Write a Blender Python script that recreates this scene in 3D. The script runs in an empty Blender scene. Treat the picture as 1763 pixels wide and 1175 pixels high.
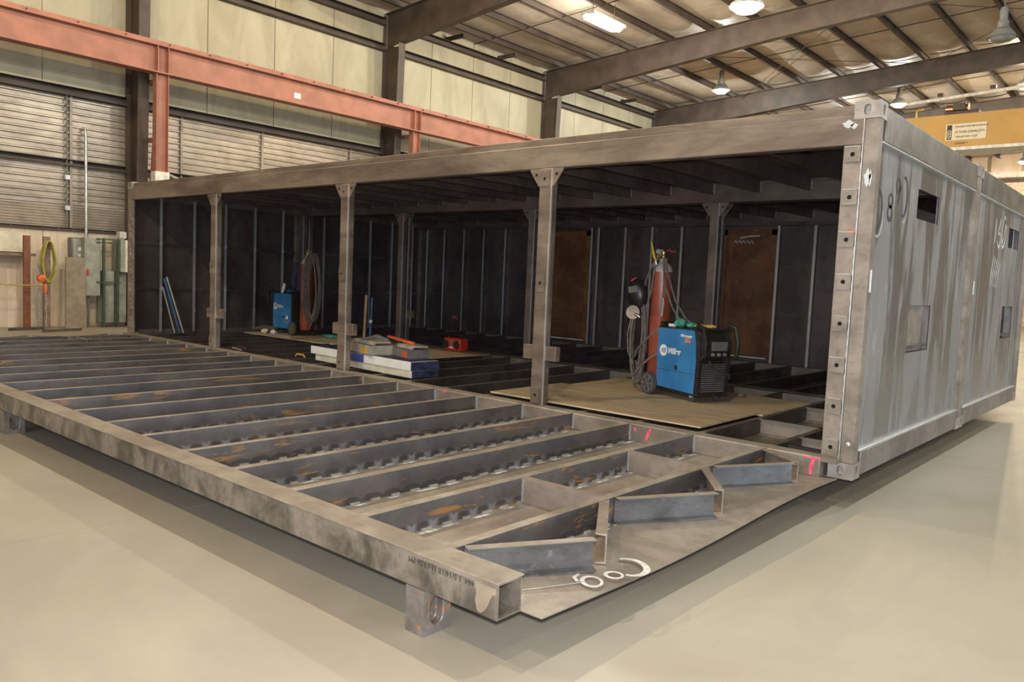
import bpy, bmesh, math, random
from mathutils import Vector, Matrix, Quaternion
random.seed(7)
R = math.radians
PI = math.pi
S = bpy.context.scene
COL = S.collection

# ------------------------------------------------------------------ camera
cam_d = bpy.data.cameras.new('camera')
cam = bpy.data.objects.new('camera', cam_d); COL.objects.link(cam); S.camera = cam
cam.location = (1.77694, -5.85105, 1.55615)
cam.rotation_mode = 'QUATERNION'
cam.rotation_quaternion = (Matrix.Rotation(0.71450016, 3, 'Z') @ Matrix.Rotation(1.49216247, 3, 'X') @ Matrix.Rotation(0.04321126, 3, 'Z')).to_quaternion()
cam_d.sensor_width = 36.0
cam_d.lens = 1354.69 / 1763 * 36.0
cam_d.clip_start = 0.05; cam_d.clip_end = 300

# ------------------------------------------------------------------ world, daylight, exposure
W = bpy.data.worlds.new('world'); S.world = W; W.use_nodes = True
bgn = W.node_tree.nodes['Background']
bgn.inputs[0].default_value = (0.72, 0.84, 1.0, 1); bgn.inputs[1].default_value = 1.6
S.view_settings.view_transform = 'Standard'; S.view_settings.look = 'None'
S.view_settings.exposure = -0.12; S.view_settings.gamma = 1.0
try: S.view_settings.use_curve_mapping = False
except Exception: pass

def area_light(name, loc, target, sx, sy, power, col):
    d = bpy.data.lights.new(name, 'AREA'); d.shape = 'RECTANGLE'; d.size = sx; d.size_y = sy
    d.energy = power; d.color = col
    o = bpy.data.objects.new(name, d); COL.objects.link(o); o.location = loc
    o.rotation_euler = (Vector(target) - Vector(loc)).to_track_quat('-Z', 'Y').to_euler()
    return o
# daylight pouring in through the open bay doors of the right-hand wall and of the wall behind the viewer
area_light('bay_daylight', (19.2, 6.0, 2.9), (0, 6.0, 1.4), 9.0, 5.0, 1700, (0.70, 0.86, 1.0))
area_light('bay_daylight', (1.0, -14.2, 2.9), (-3.0, 0.0, 1.2), 9.0, 5.2, 420, (0.70, 0.86, 1.0))
# the photographer's flash, just above the lens
fl = bpy.data.lights.new('camera_flash', 'SPOT'); fl.energy = 850; fl.color = (1.0, 0.96, 0.92); fl.shadow_soft_size = 0.035
fl.spot_size = R(100); fl.spot_blend = 0.6
flo = bpy.data.objects.new('camera_flash', fl); COL.objects.link(flo)
flo.rotation_mode = 'QUATERNION'; flo.rotation_quaternion = cam.rotation_quaternion
flo.location = Vector(cam.location) + Vector((0.0, 0.0, 0.12))
LAMP_K = 0.80

# ------------------------------------------------------------------ node materials
def new_mat(name):
    m = bpy.data.materials.new(name); m.use_nodes = True
    nt = m.node_tree; b = nt.nodes['Principled BSDF']
    return m, nt, b
def N(nt, t, **kw):
    n = nt.nodes.new(t)
    for k, v in kw.items():
        if k.startswith('i_'):
            n.inputs[int(k[2:])].default_value = v
        else: setattr(n, k, v)
    return n
def L(nt, a, b): nt.links.new(a, b)
def pos(nt, scale=(1, 1, 1), off=(0, 0, 0), obj=False):
    if obj: src = N(nt, 'ShaderNodeTexCoord').outputs['Object']
    else: src = N(nt, 'ShaderNodeNewGeometry').outputs['Position']
    mp = N(nt, 'ShaderNodeMapping'); mp.inputs['Scale'].default_value = scale; mp.inputs['Location'].default_value = off
    L(nt, src, mp.inputs[0]); return mp.outputs[0]
def noise(nt, vec, scale, detail=4, rough=0.55, dist=0.0):
    n = N(nt, 'ShaderNodeTexNoise'); n.inputs['Scale'].default_value = scale; n.inputs['Detail'].default_value = detail
    n.inputs['Roughness'].default_value = rough; n.inputs['Distortion'].default_value = dist
    L(nt, vec, n.inputs['Vector']); return n.outputs['Fac']
def ramp(nt, fac, a, b):
    n = N(nt, 'ShaderNodeMapRange'); n.inputs[1].default_value = a; n.inputs[2].default_value = b
    n.interpolation_type = 'SMOOTHSTEP'
    L(nt, fac, n.inputs[0]); return n.outputs[0]
def mathn(nt, op, a, b=None):
    n = N(nt, 'ShaderNodeMath'); n.operation = op
    for i, v in enumerate((a, b)):
        if v is None: continue
        if isinstance(v, (int, float)): n.inputs[i].default_value = v
        else: L(nt, v, n.inputs[i])
    return n.outputs[0]
def mix(nt, fac, a, b):
    n = N(nt, 'ShaderNodeMix'); n.data_type = 'RGBA'
    if isinstance(fac, (int, float)): n.inputs[0].default_value = fac
    else: L(nt, fac, n.inputs[0])
    for i, v in ((6, a), (7, b)):
        if isinstance(v, tuple): n.inputs[i].default_value = (*v[:3], 1)
        else: L(nt, v, n.inputs[i])
    return n.outputs[2]
def bump(nt, b, h, strength=0.2, dist=0.01):
    n = N(nt, 'ShaderNodeBump'); n.inputs['Strength'].default_value = strength; n.inputs['Distance'].default_value = dist
    L(nt, h, n.inputs['Height']); L(nt, n.outputs[0], b.inputs['Normal'])

def plain(name, c, rough=0.6, metal=0.0, var=0.12, scale=6.0, emit=None):
    m, nt, b = new_mat(name)
    if emit:
        b.inputs['Emission Color'].default_value = (*c, 1); b.inputs['Emission Strength'].default_value = emit
    f = noise(nt, pos(nt), scale)
    d = tuple(max(0, x * (1 - var * 2)) for x in c); l = tuple(min(1, x * (1 + var)) for x in c)
    L(nt, mix(nt, ramp(nt, f, 0.3, 0.7), d, l), b.inputs['Base Color'])
    b.inputs['Roughness'].default_value = rough; b.inputs['Metallic'].default_value = metal
    return m

def steel(name, c1, c2, rough=0.5, metal=0.55, sc=3.0, stretch=(1, 1, 1), rust=0.0, rustc=(0.42, 0.17, 0.04), pale=0.0, palec=(0.5, 0.5, 0.5), joist=False):
    m, nt, b = new_mat(name)
    p = pos(nt, stretch)
    f = noise(nt, p, sc, 5, 0.6, 0.4)
    col = mix(nt, ramp(nt, f, 0.32, 0.68), c1, c2)
    f2 = noise(nt, pos(nt, stretch, (7, 3, 1)), sc * 5, 4, 0.65)
    col = mix(nt, mathn(nt, 'MULTIPLY', ramp(nt, f2, 0.45, 0.75), 0.35), col, tuple(x * 0.45 for x in c1))
    if pale:
        f3 = noise(nt, pos(nt, stretch, (2, 9, 4)), sc * 1.7, 5, 0.7, 0.8)
        col = mix(nt, mathn(nt, 'MULTIPLY', ramp(nt, f3, 0.62 - 0.1 * pale, 0.72), 0.75), col, palec)
    if joist:
        # heat marks of the stitch welds along the bottom of the web, local to every joist
        sx = N(nt, 'ShaderNodeSeparateXYZ'); L(nt, N(nt, 'ShaderNodeTexCoord').outputs['Object'], sx.inputs[0])
        wy = mathn(nt, 'ABSOLUTE', mathn(nt, 'SINE', mathn(nt, 'MULTIPLY', sx.outputs[1], PI / 0.155)))
        nz = noise(nt, pos(nt, (1, 1, 1), (5, 5, 5)), 9, 3)
        hh = mathn(nt, 'ADD', mathn(nt, 'ADD', 0.006, mathn(nt, 'MULTIPLY', mathn(nt, 'POWER', wy, 0.45), 0.03)), mathn(nt, 'MULTIPLY', nz, 0.02))
        t = mathn(nt, 'SUBTRACT', sx.outputs[2], hh)
        dark = ramp(nt, t, 0.004, -0.004)
        halo = mathn(nt, 'MULTIPLY', ramp(nt, t, 0.022, 0.0), ramp(nt, wy, 0.9, 0.2))
        lg = noise(nt, pos(nt, (1, 0.5, 1), (1, 4, 2)), 1.3, 2)
        col = mix(nt, mathn(nt, 'MULTIPLY', dark, 0.55), col, (0.03, 0.03, 0.035))
        col = mix(nt, mathn(nt, 'MULTIPLY', mathn(nt, 'MULTIPLY', halo, ramp(nt, lg, 0.42, 0.62)), 0.6), col, (0.34, 0.37, 0.43))
    if rust:
        f4 = noise(nt, pos(nt, (3, 0.8, 5) if joist else (1, 1, 1), (3, 1, 8)), 1.6 if joist else 4, 7, 0.72, 1.2)
        lo = 0.66 - 0.08 * rust
        col = mix(nt, mathn(nt, 'MULTIPLY', ramp(nt, f4, lo, lo + 0.07), 0.85), col, rustc)
    L(nt, col, b.inputs['Base Color'])
    b.inputs['Metallic'].default_value = metal
    L(nt, mathn(nt, 'ADD', rough - 0.1, mathn(nt, 'MULTIPLY', f2, 0.22)), b.inputs['Roughness'])
    bump(nt, b, f2, 0.12, 0.004)
    return m

M = {}
M['mill'] = steel('mill_steel', (0.20, 0.17, 0.145), (0.33, 0.29, 0.25), 0.5, 0.45, 2.2, (1, 1, 1.5), rust=0.12)
M['header'] = steel('header_steel', (0.155, 0.122, 0.098), (0.33, 0.27, 0.222), 0.46, 0.45, 1.6, (0.5, 1, 2.2), rust=0.05)
M['beam'] = steel('beam_steel', (0.10, 0.09, 0.078), (0.33, 0.29, 0.25), 0.40, 0.5, 2.6, (2.0, 1.2, 1.6), rust=0.0, pale=0.0)
M['joist'] = steel('joist_steel', (0.085, 0.08, 0.085), (0.155, 0.14, 0.14), 0.45, 0.5, 2.0, (1, 0.7, 1), rust=1.05, rustc=(0.40, 0.20, 0.06), joist=True)
M['dark'] = steel('dark_scale_steel', (0.06, 0.052, 0.05), (0.125, 0.108, 0.103), 0.5, 0.5, 2.0, rust=0.1)
M['channel'] = steel('channel_steel', (0.10, 0.103, 0.108), (0.20, 0.205, 0.215), 0.38, 0.6, 2.5, (1, 1, 2), rust=0.15, pale=0.3, palec=(0.42, 0.43, 0.45))
M['brace'] = steel('brace_steel', (0.22, 0.18, 0.15), (0.34, 0.29, 0.25), 0.5, 0.45, 3.0, rust=0.3)
M['plate'] = steel('floor_plate_steel', (0.20, 0.172, 0.148), (0.34, 0.297, 0.25), 0.48, 0.4, 2.0, rust=0.35, rustc=(0.38, 0.22, 0.1), pale=0.35, palec=(0.46, 0.42, 0.36))
def side_mat():
    # wiped and rain-streaked plate: dull dusty runs over shiny mill scale
    m, nt, b = new_mat('side_panel_steel')
    f = noise(nt, pos(nt, (1, 1.5, 0.22)), 2.2, 6, 0.62, 0.5)
    g = noise(nt, pos(nt, (1, 3.0, 0.5), (4, 1, 2)), 2.6, 6, 0.68, 0.9)
    h_ = noise(nt, pos(nt, (1, 1, 1), (2, 7, 3)), 1.1, 4, 0.6, 0.4)
    dull = ramp(nt, f, 0.45, 0.54)
    pale = ramp(nt, g, 0.53, 0.66)
    col = mix(nt, h_, (0.16, 0.17, 0.185), (0.33, 0.345, 0.365))
    col = mix(nt, mathn(nt, 'MULTIPLY', dull, 0.55), col, (0.27, 0.262, 0.245))
    col = mix(nt, mathn(nt, 'MULTIPLY', pale, 0.42), col, (0.50, 0.51, 0.52))
    L(nt, col, b.inputs['Base Color'])
    L(nt, mathn(nt, 'SUBTRACT', 0.85, mathn(nt, 'MULTIPLY', dull, 0.3)), b.inputs['Metallic'])
    L(nt, mathn(nt, 'ADD', 0.24, mathn(nt, 'ADD', mathn(nt, 'MULTIPLY', dull, 0.22), mathn(nt, 'MULTIPLY', h_, 0.12))), b.inputs['Roughness'])
    bump(nt, b, h_, 0.15, 0.02)
    return m
M['side'] = side_mat()
M['rail'] = steel('rail_steel', (0.15, 0.14, 0.132), (0.26, 0.245, 0.23), 0.38, 0.6, 2.2, (1, 1, 1))
M['bright'] = steel('bright_ground_steel', (0.62, 0.64, 0.67), (0.74, 0.76, 0.78), 0.34, 0.75, .6)
M['midpost'] = steel('mid_post_steel', (0.13, 0.105, 0.092), (0.23, 0.19, 0.165), 0.5, 0.45, 3.0, rust=0.3)
M['stud'] = steel('stud_steel', (0.10, 0.095, 0.095), (0.22, 0.21, 0.21), 0.34, 0.7, 2.0, (1, 1, 0.5))
M['stud_edge'] = steel('stud_edge_steel', (0.52, 0.55, 0.59), (0.70, 0.74, 0.79), 0.34, 0.7, .7, (1, 1, 0.7))
M['inner'] = steel('inner_wall_steel', (0.075, 0.064, 0.064), (0.15, 0.127, 0.12), 0.45, 0.5, 1.4, (1, 1, 0.6), rust=0.08, rustc=(0.14, 0.06, 0.03))
M['roofin'] = steel('roof_inner_steel', (0.11, 0.092, 0.088), (0.19, 0.16, 0.15), 0.5, 0.5, 1.4, rust=0.15, rustc=(0.2, 0.1, 0.05))
M['rustdoor'] = steel('rusted_door_steel', (0.11, 0.048, 0.026), (0.22, 0.10, 0.045), 0.6, 0.2, 1.8, rust=0.5, rustc=(0.26, 0.11, 0.035), pale=0.12, palec=(0.25, 0.2, 0.17))
M['rustframe'] = steel('rusted_frame_steel', (0.16, 0.07, 0.025), (0.30, 0.14, 0.05), 0.6, 0.2, 3.0)
M['casting'] = steel('casting_steel', (0.27, 0.25, 0.235), (0.44, 0.41, 0.39), 0.42, 0.45, 5.0, rust=0.45, rustc=(0.5, 0.2, 0.07))
M['stand'] = steel('rusty_casting_steel', (0.15, 0.132, 0.122), (0.27, 0.245, 0.23), 0.42, 0.4, 5.0, rust=0.9, rustc=(0.52, 0.20, 0.07))
M['weld'] = plain('weld_bead', (0.55, 0.55, 0.54), 0.35, 0.7)
M['spatter'] = plain('weld_spatter', (0.62, 0.62, 0.60), 0.6, 0.1, 0.3, 30)
M['black_hole'] = plain('hole_shadow', (0.01, 0.01, 0.01), 0.9)
M['brown_steel'] = plain('brown_primer_steel', (0.072, 0.052, 0.041), 0.6, 0.0, 0.15, 2)
M['red_iron'] = plain('red_primer_steel', (0.36, 0.15, 0.10), 0.55, 0.0, 0.10, 2)
M['white_paint'] = plain('white_paint', (0.72, 0.70, 0.66), 0.5)
M['crane_yellow'] = plain('crane_yellow_paint', (0.50, 0.28, 0.06), 0.5, 0, 0.05, 1)
M['blue'] = plain('blue_paint', (0.035, 0.20, 0.48), 0.35, 0.0, 0.08, 5)
M['blackpl'] = plain('black_plastic', (0.022, 0.022, 0.024), 0.35, 0, 0.2, 12)
M['greypl'] = plain('grey_plastic', (0.16, 0.16, 0.16), 0.5)
M['disc_pink'] = plain('pale_pink_disc', (.62, .40, .34), .6)
M['primer'] = plain('beige_primer_smear', (.25, .21, .155), .7)
M['smear'] = plain('thin_chalk', (.42, .43, .43), .7)
M['top'] = steel('lit_flange_steel', (0.20, 0.175, 0.145), (0.33, 0.29, 0.245), 0.55, 0.3, 3.0)  # flange tops: lamp light put into a paler steel colour
M['dark_top'] = steel('lit_dark_flange_steel', (0.17, 0.145, 0.13), (0.27, 0.235, 0.21), 0.5, 0.35, 3.0)
M['rubber'] = plain('rubber', (0.055, 0.053, 0.05), 0.7)
M['redcyl'] = steel('brown_red_cylinder_paint', (0.24, 0.055, 0.032), (0.34, 0.085, 0.048), 0.32, 0.0, 3.0)
M['cylgrey'] = plain('pale_shoulder_paint', (0.42, 0.38, 0.33), 0.4)
M['brass'] = plain('brass', (0.65, 0.42, 0.08), 0.3, 0.8)
M['chrome'] = plain('chrome', (0.6, 0.6, 0.6), 0.2, 1.0)
M['hose'] = plain('hose_rubber', (0.15, 0.135, 0.12), 0.6, 0, 0.2, 20)
M['yellow'] = plain('yellow_plastic', (0.62, 0.42, 0.03), 0.5)
M['yellow_cord'] = plain('yellow_cord', (0.38, 0.34, 0.08), 0.6)
M['green_cloth'] = plain('green_cloth', (0.05, 0.32, 0.22), 0.8)
M['leather'] = plain('tan_leather', (0.50, 0.36, 0.12), 0.8, 0, 0.2, 25)
M['navy'] = plain('navy_cloth', (0.045, 0.045, 0.085), 0.85, 0, 0.2, 12)
M['black_cloth'] = plain('black_cloth', (0.012, 0.012, 0.014), 0.7)
M['white'] = plain('white_print', (0.8, 0.8, 0.8), 0.5, 0, 0.03)
M['label_cream'] = plain('cream_label', (0.68, 0.60, 0.42), 0.5, 0, 0.03)
M['ink'] = plain('black_ink', (0.03, 0.03, 0.03), 0.6)
M['orange_print'] = plain('orange_print', (0.75, 0.25, 0.06), 0.5, 0, 0.03)
M['pink'] = plain('pink_marker_paint', (0.85, 0.10, 0.20), 0.6, 0, 0.15, 20)
M['chalk'] = plain('white_spray_paint', (0.50, 0.50, 0.49), 0.7, 0, 0.15, 14)
M['darkchalk'] = plain('dark_marker', (0.035, 0.037, 0.04), 0.6)
M['red_tool'] = plain('red_plastic', (0.62, 0.045, 0.03), 0.4)
M['orange_tool'] = plain('orange_plastic', (0.75, 0.13, 0.03), 0.4)
M['wood'] = plain('pale_wood', (0.52, 0.36, 0.17), 0.7)
M['bluetube'] = plain('blue_tube_paint', (0.04, 0.12, 0.30), 0.4)
M['cream_case'] = plain('cream_card', (0.70, 0.66, 0.54), 0.6, 0, 0.1, 5)
M['cab_grey'] = plain('cabinet_grey_green', (0.30, 0.32, 0.28), 0.5)
M['cab_dark'] = plain('cabinet_dark_grey', (0.16, 0.175, 0.165), 0.5)
M['green_steel'] = plain('green_steel', (0.05, 0.085, 0.055), 0.5)
M['galv'] = plain('galvanised_pipe', (0.55, 0.58, 0.60), 0.35, 0.6)
M['red_plank'] = plain('rust_red_bar', (0.21, 0.075, 0.04), 0.6)
M['brown_plank'] = plain('weathered_board', (0.24, 0.17, 0.13), 0.8)
M['slab_edge'] = plain('leaning_board', (0.25, 0.205, 0.16), 0.8)
M['copper'] = plain('copper', (0.72, 0.30, 0.16), 0.25, 0.9)
M['opening_door'] = plain('pale_door_panel', (0.72, 0.60, 0.48), 0.7)

def concrete():
    m, nt, b = new_mat('sealed_concrete')
    f = noise(nt, pos(nt), 0.35, 6, 0.6, 0.6)
    col = mix(nt, ramp(nt, f, 0.3, 0.7), (0.262, 0.240, 0.198), (0.352, 0.326, 0.272))
    f2 = noise(nt, pos(nt, (1, 0.25, 1), (4, 2, 0)), 1.6, 6, 0.65, 1.0)
    col = mix(nt, mathn(nt, 'MULTIPLY', ramp(nt, f2, 0.5, 0.7), 0.28), col, (0.25, 0.24, 0.22))
    f3 = noise(nt, pos(nt, (1, 1, 1), (9, 2, 0)), 3.2, 6, 0.7, 0.5)
    col = mix(nt, mathn(nt, 'MULTIPLY', ramp(nt, f3, 0.66, 0.74), 0.35), col, (0.2, 0.19, 0.17))
    L(nt, col, b.inputs['Base Color'])
    L(nt, mathn(nt, 'ADD', 0.30, mathn(nt, 'MULTIPLY', f2, 0.35)), b.inputs['Roughness'])
    b.inputs['Specular IOR Level'].default_value = 0.4
    return m
M['concrete'] = concrete()
def plywood():
    m, nt, b = new_mat('plywood')
    f = noise(nt, pos(nt, (0.6, 5, 1)), 2.5, 6, 0.6, 1.2)
    col = mix(nt, ramp(nt, f, 0.3, 0.7), (0.44, 0.34, 0.22), (0.60, 0.49, 0.34))
    f2 = noise(nt, pos(nt, (1, 1, 1), (3, 3, 3)), 1.8, 5, 0.7, 0.5)
    col = mix(nt, mathn(nt, 'MULTIPLY', ramp(nt, f2, 0.48, 0.72), 0.6), col, (0.22, 0.18, 0.13))
    L(nt, col, b.inputs['Base Color']); b.inputs['Roughness'].default_value = 0.75
    return m
M['ply'] = plywood()
def insulation(name, c1, c2):
    m, nt, b = new_mat(name)
    f = noise(nt, pos(nt, (1, 1, 0.35)), 1.1, 5, 0.6, 0.8)
    col = mix(nt, ramp(nt, f, 0.3, 0.7), c1, c2)
    f2 = noise(nt, pos(nt, (1, 1, 0.5), (3, 1, 4)), 4.5, 5, 0.7)
    col = mix(nt, mathn(nt, 'MULTIPLY', ramp(nt, f2, 0.62, 0.75), 0.3), col, tuple(x * 0.5 for x in c1))
    L(nt, col, b.inputs['Base Color']); b.inputs['Roughness'].default_value = 0.55
    bump(nt, b, f, 0.5, 0.08)
    return m
M['insul'] = insulation('roof_insulation_vinyl', (0.40, 0.335, 0.265), (0.51, 0.43, 0.345))
M['wallins'] = insulation('wall_insulation_vinyl', (0.345, 0.31, 0.215), (0.45, 0.41, 0.295))
M['liner'] = insulation('wall_liner_sheet', (0.60, 0.50, 0.40), (0.74, 0.64, 0.53))
M['ribbed'] = steel('ribbed_wall_sheet', (0.30, 0.255, 0.21), (0.44, 0.38, 0.315), 0.35, 0.35, 1.2, (1, 0.6, 1.2))
M['ribdull'] = steel('dull_ribbed_sheet', (0.27, 0.23, 0.19), (0.36, 0.31, 0.26), 0.5, 0.25, 1.2)

# ------------------------------------------------------------------ mesh helpers
class MB:
    def __init__(s): s.v = []; s.f = []
    def add(s, vs, fs):
        o = len(s.v); s.v += [tuple(v) for v in vs]; s.f += [tuple(i + o for i in f) for f in fs]; return s
    def bx(s, x0, x1, y0, y1, z0, z1):
        vs = [(x0, y0, z0), (x1, y0, z0), (x1, y1, z0), (x0, y1, z0), (x0, y0, z1), (x1, y0, z1), (x1, y1, z1), (x0, y1, z1)]
        return s.add(vs, [(0, 3, 2, 1), (4, 5, 6, 7), (0, 1, 5, 4), (1, 2, 6, 5), (2, 3, 7, 6), (3, 0, 4, 7)])
    def ob(s, c, ax, ay, az, hx, hy, hz):      # oriented box
        c = Vector(c); ax = Vector(ax).normalized() * hx; ay = Vector(ay).normalized() * hy; az = Vector(az).normalized() * hz
        vs = [c + a * ax + b * ay + d * az for d in (-1, 1) for a, b in ((-1, -1), (1, -1), (1, 1), (-1, 1))]
        return s.add(vs, [(0, 3, 2, 1), (4, 5, 6, 7), (0, 1, 5, 4), (1, 2, 6, 5), (2, 3, 7, 6), (3, 0, 4, 7)])
    def prism(s, poly, d):                     # polygon (3d points) extruded by vector d
        n = len(poly); d = Vector(d); a = [Vector(p) for p in poly]; b = [p + d for p in a]
        return s.add(a + b, [tuple(range(n))[::-1], tuple(range(n, 2 * n))] + [(i, (i + 1) % n, n + (i + 1) % n, n + i) for i in range(n)])
    def tube(s, pts, r, n=8, cap=True):
        pts = [Vector(p) for p in pts]; rs = r if isinstance(r, (list, tuple)) else [r] * len(pts)
        up = Vector((0, 0, 1)); rings = []
        t0 = (pts[1] - pts[0]).normalized()
        if abs(t0.dot(up)) > 0.95: up = Vector((1, 0, 0))
        u = t0.cross(up).normalized()
        for i, p in enumerate(pts):
            a = pts[max(i - 1, 0)]; b = pts[min(i + 1, len(pts) - 1)]; t = (b - a).normalized()
            u = (u - t * u.dot(t)); u = u.normalized() if u.length > 1e-6 else t.orthogonal().normalized()
            w = t.cross(u)
            rings.append([p + (u * math.cos(2 * PI * k / n) + w * math.sin(2 * PI * k / n)) * rs[i] for k in range(n)])
        vs = [v for r_ in rings for v in r_]; fs = []
        for i in range(len(pts) - 1):
            for k in range(n):
                fs.append((i * n + k, i * n + (k + 1) % n, (i + 1) * n + (k + 1) % n, (i + 1) * n + k))
        if cap: fs += [tuple(range(n))[::-1], tuple(range((len(pts) - 1) * n, len(pts) * n))]
        return s.add(vs, fs)
    def lathe(s, c, prof, n=20, ax=(0, 0, 1)):  # prof [(r, h)]
        c = Vector(c); ax = Vector(ax).normalized(); u = ax.orthogonal().normalized(); w = ax.cross(u)
        vs = []; fs = []
        for r_, h in prof:
            for k in range(n):
                vs.append(c + ax * h + (u * math.cos(2 * PI * k / n) + w * math.sin(2 * PI * k / n)) * max(r_, 1e-4))
        m_ = len(prof)
        for i in range(m_ - 1):
            for k in range(n): fs.append((i * n + k, i * n + (k + 1) % n, (i + 1) * n + (k + 1) % n, (i + 1) * n + k))
        fs += [tuple(range(n))[::-1], tuple(range((m_ - 1) * n, m_ * n))]
        return s.add(vs, fs)
    def build(s, name, mat, parent=None, smooth=False, bevel=0, origin=None, seg=2):
        org = Vector(origin) if origin is not None else (gl(parent) if parent else Vector((0, 0, 0)))
        me = bpy.data.meshes.new(name)
        me.from_pydata([tuple(Vector(v) - org) for v in s.v], [], s.f); me.update()
        bm = bmesh.new(); bm.from_mesh(me); bmesh.ops.recalc_face_normals(bm, faces=bm.faces[:]); bm.to_mesh(me); bm.free()
        me.materials.append(mat)
        if smooth:
            for p in me.polygons: p.use_smooth = True
            try: me.set_sharp_from_angle(angle=R(40))
            except Exception: pass
        o = bpy.data.objects.new(name, me); COL.objects.link(o)
        if parent: o.parent = parent; o.location = org - gl(parent)
        else: o.location = org
        if bevel:
            md = o.modifiers.new('bevel', 'BEVEL'); md.width = bevel; md.segments = seg; md.limit_method = 'ANGLE'
            for p in me.polygons: p.use_smooth = True
            try: me.set_sharp_from_angle(angle=R(50))
            except Exception: pass
        return o
def gl(o):
    v = Vector(o.location)
    while o.parent: o = o.parent; v += Vector(o.location)
    return v
def thing(name, label, cat, loc, group=None, kind=None):
    o = bpy.data.objects.new(name, None); COL.objects.link(o); o.location = loc; o.empty_display_size = 0.1
    return tag(o, label, cat, group, kind)
def tag(o, label=None, cat=None, group=None, kind=None):
    if label: o['label'] = label
    if cat: o['category'] = cat
    if group: o['group'] = group
    if kind: o['kind'] = kind
    return o
def lit_top(o, mat):
    # overhead lamp light painted as a paler steel on the upward flange faces
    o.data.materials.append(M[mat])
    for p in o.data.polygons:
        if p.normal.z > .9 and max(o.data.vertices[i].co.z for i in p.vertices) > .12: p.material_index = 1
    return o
def copy_at(o, parent, loc, rot=None):
    c = o.copy(); COL.objects.link(c); c.parent = parent; c.location = Vector(loc) - gl(parent) if parent else loc
    if rot is not None: c.rotation_euler = rot
    return c
def text_obj(name, body, size, mat, parent, loc, xdir, ydir, ext=0.0008, bold=0.0, align='LEFT'):
    cu = bpy.data.curves.new(name, 'FONT'); cu.body = body; cu.size = size; cu.extrude = ext; cu.offset = bold; cu.align_x = align
    t = bpy.data.objects.new(name, cu); COL.objects.link(t)
    bpy.context.view_layer.update()
    dg = bpy.context.evaluated_depsgraph_get()
    me = bpy.data.meshes.new_from_object(t.evaluated_get(dg)); bpy.data.objects.remove(t); bpy.data.curves.remove(cu)
    x = Vector(xdir).normalized(); y = Vector(ydir).normalized(); z = x.cross(y)
    rot = Matrix((x, y, z)).transposed().to_4x4()
    org = gl(parent)
    me.transform(Matrix.Translation(Vector(loc) - org) @ rot)
    me.materials.clear(); me.materials.append(mat)
    o = bpy.data.objects.new(name, me); COL.objects.link(o); o.parent = parent
    return o
def ribbon(mb, pts, nrm, w, th=0.001):          # flat brush stroke on a plane
    nrm = Vector(nrm).normalized(); pts = [Vector(p) for p in pts]; n = len(pts)
    a = []; b = []
    for i, p in enumerate(pts):
        t = (pts[min(i + 1, n - 1)] - pts[max(i - 1, 0)]).normalized(); s_ = t.cross(nrm)
        ww = w * (0.5 + 0.5 * math.sin(PI * (i + 0.6) / (n + 0.2)))
        a.append(p + s_ * ww / 2 + nrm * th); b.append(p - s_ * ww / 2 + nrm * th)
    mb.add(a + b, [(i, i + 1, n + i + 1, n + i) for i in range(n - 1)])
def arc(c, rx, ry, a0, a1, ux, uy, n=14):
    c = Vector(c); ux = Vector(ux); uy = Vector(uy)
    return [c + ux * rx * math.cos(R(a0 + (a1 - a0) * i / n)) + uy * ry * math.sin(R(a0 + (a1 - a0) * i / n)) for i in range(n + 1)]
def chan(mb, p0, p1, h=0.15, fl=0.055, t=0.006, side=1):
    # C channel from p0 to p1 (bottom line of the web), flanges to the left (+1) or right (-1)
    p0 = Vector(p0); p1 = Vector(p1); d = (p1 - p0).normalized(); l = Vector((-d.y, d.x, 0)) * side; z = Vector((0, 0, 1))
    prof = [(0, 0), (fl, 0), (fl, t), (t, t * 1.6), (t, h - t * 1.6), (fl, h - t), (fl, h), (0, h)]
    mb.prism([p0 + l * a + z * b for a, b in prof], p1 - p0); return mb
def catenary(a, b, sag, n=14):
    a = Vector(a); b = Vector(b)
    return [a.lerp(b, i / n) - Vector((0, 0, sag * 4 * (i / n) * (1 - i / n))) for i in range(n + 1)]

# ================================================================== BUILDING
XW = -18.2; XE = 18.2; YS = -13.2; YN = 50.6
FR = [2.64, 10.5, 18.45, 26.6, 34.7, 42.8]
FRR = [2.83, 10.77, 18.8, 26.8, 34.8, 42.8]; FR0 = [-5.1, -13.0]
def roofz(x): return 9.62 + 0.058 * (x + 18.5) if x < 0 else 9.62 + 0.058 * (18.5 - x)

fo = thing('floor', 'grey sealed concrete workshop floor', None, (0, 0, 0), kind='structure')
xs = [XW - 0.3, -15.0, -9.0, -3.0, 3.0, 9.0, 15.0, XE + 0.3]; ys = [YS, -9.9, -1.3 - 4.2, 2.68, 8.6, 14.6, 20.6, 26.6, 32.6, 38.6, 44.6, YN]
for i in range(len(xs) - 1):
    for j in range(len(ys) - 1):
        MB().bx(xs[i] + 0.002, xs[i + 1] - 0.002, ys[j] + 0.002, ys[j + 1] - 0.002, -0.12, 0).build('slab', M['concrete'], fo)
MB().bx(XW - 0.3, XE + 0.3, YS, YN, -0.2, -0.12).build('sub_base', M['cab_dark'], fo)

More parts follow.
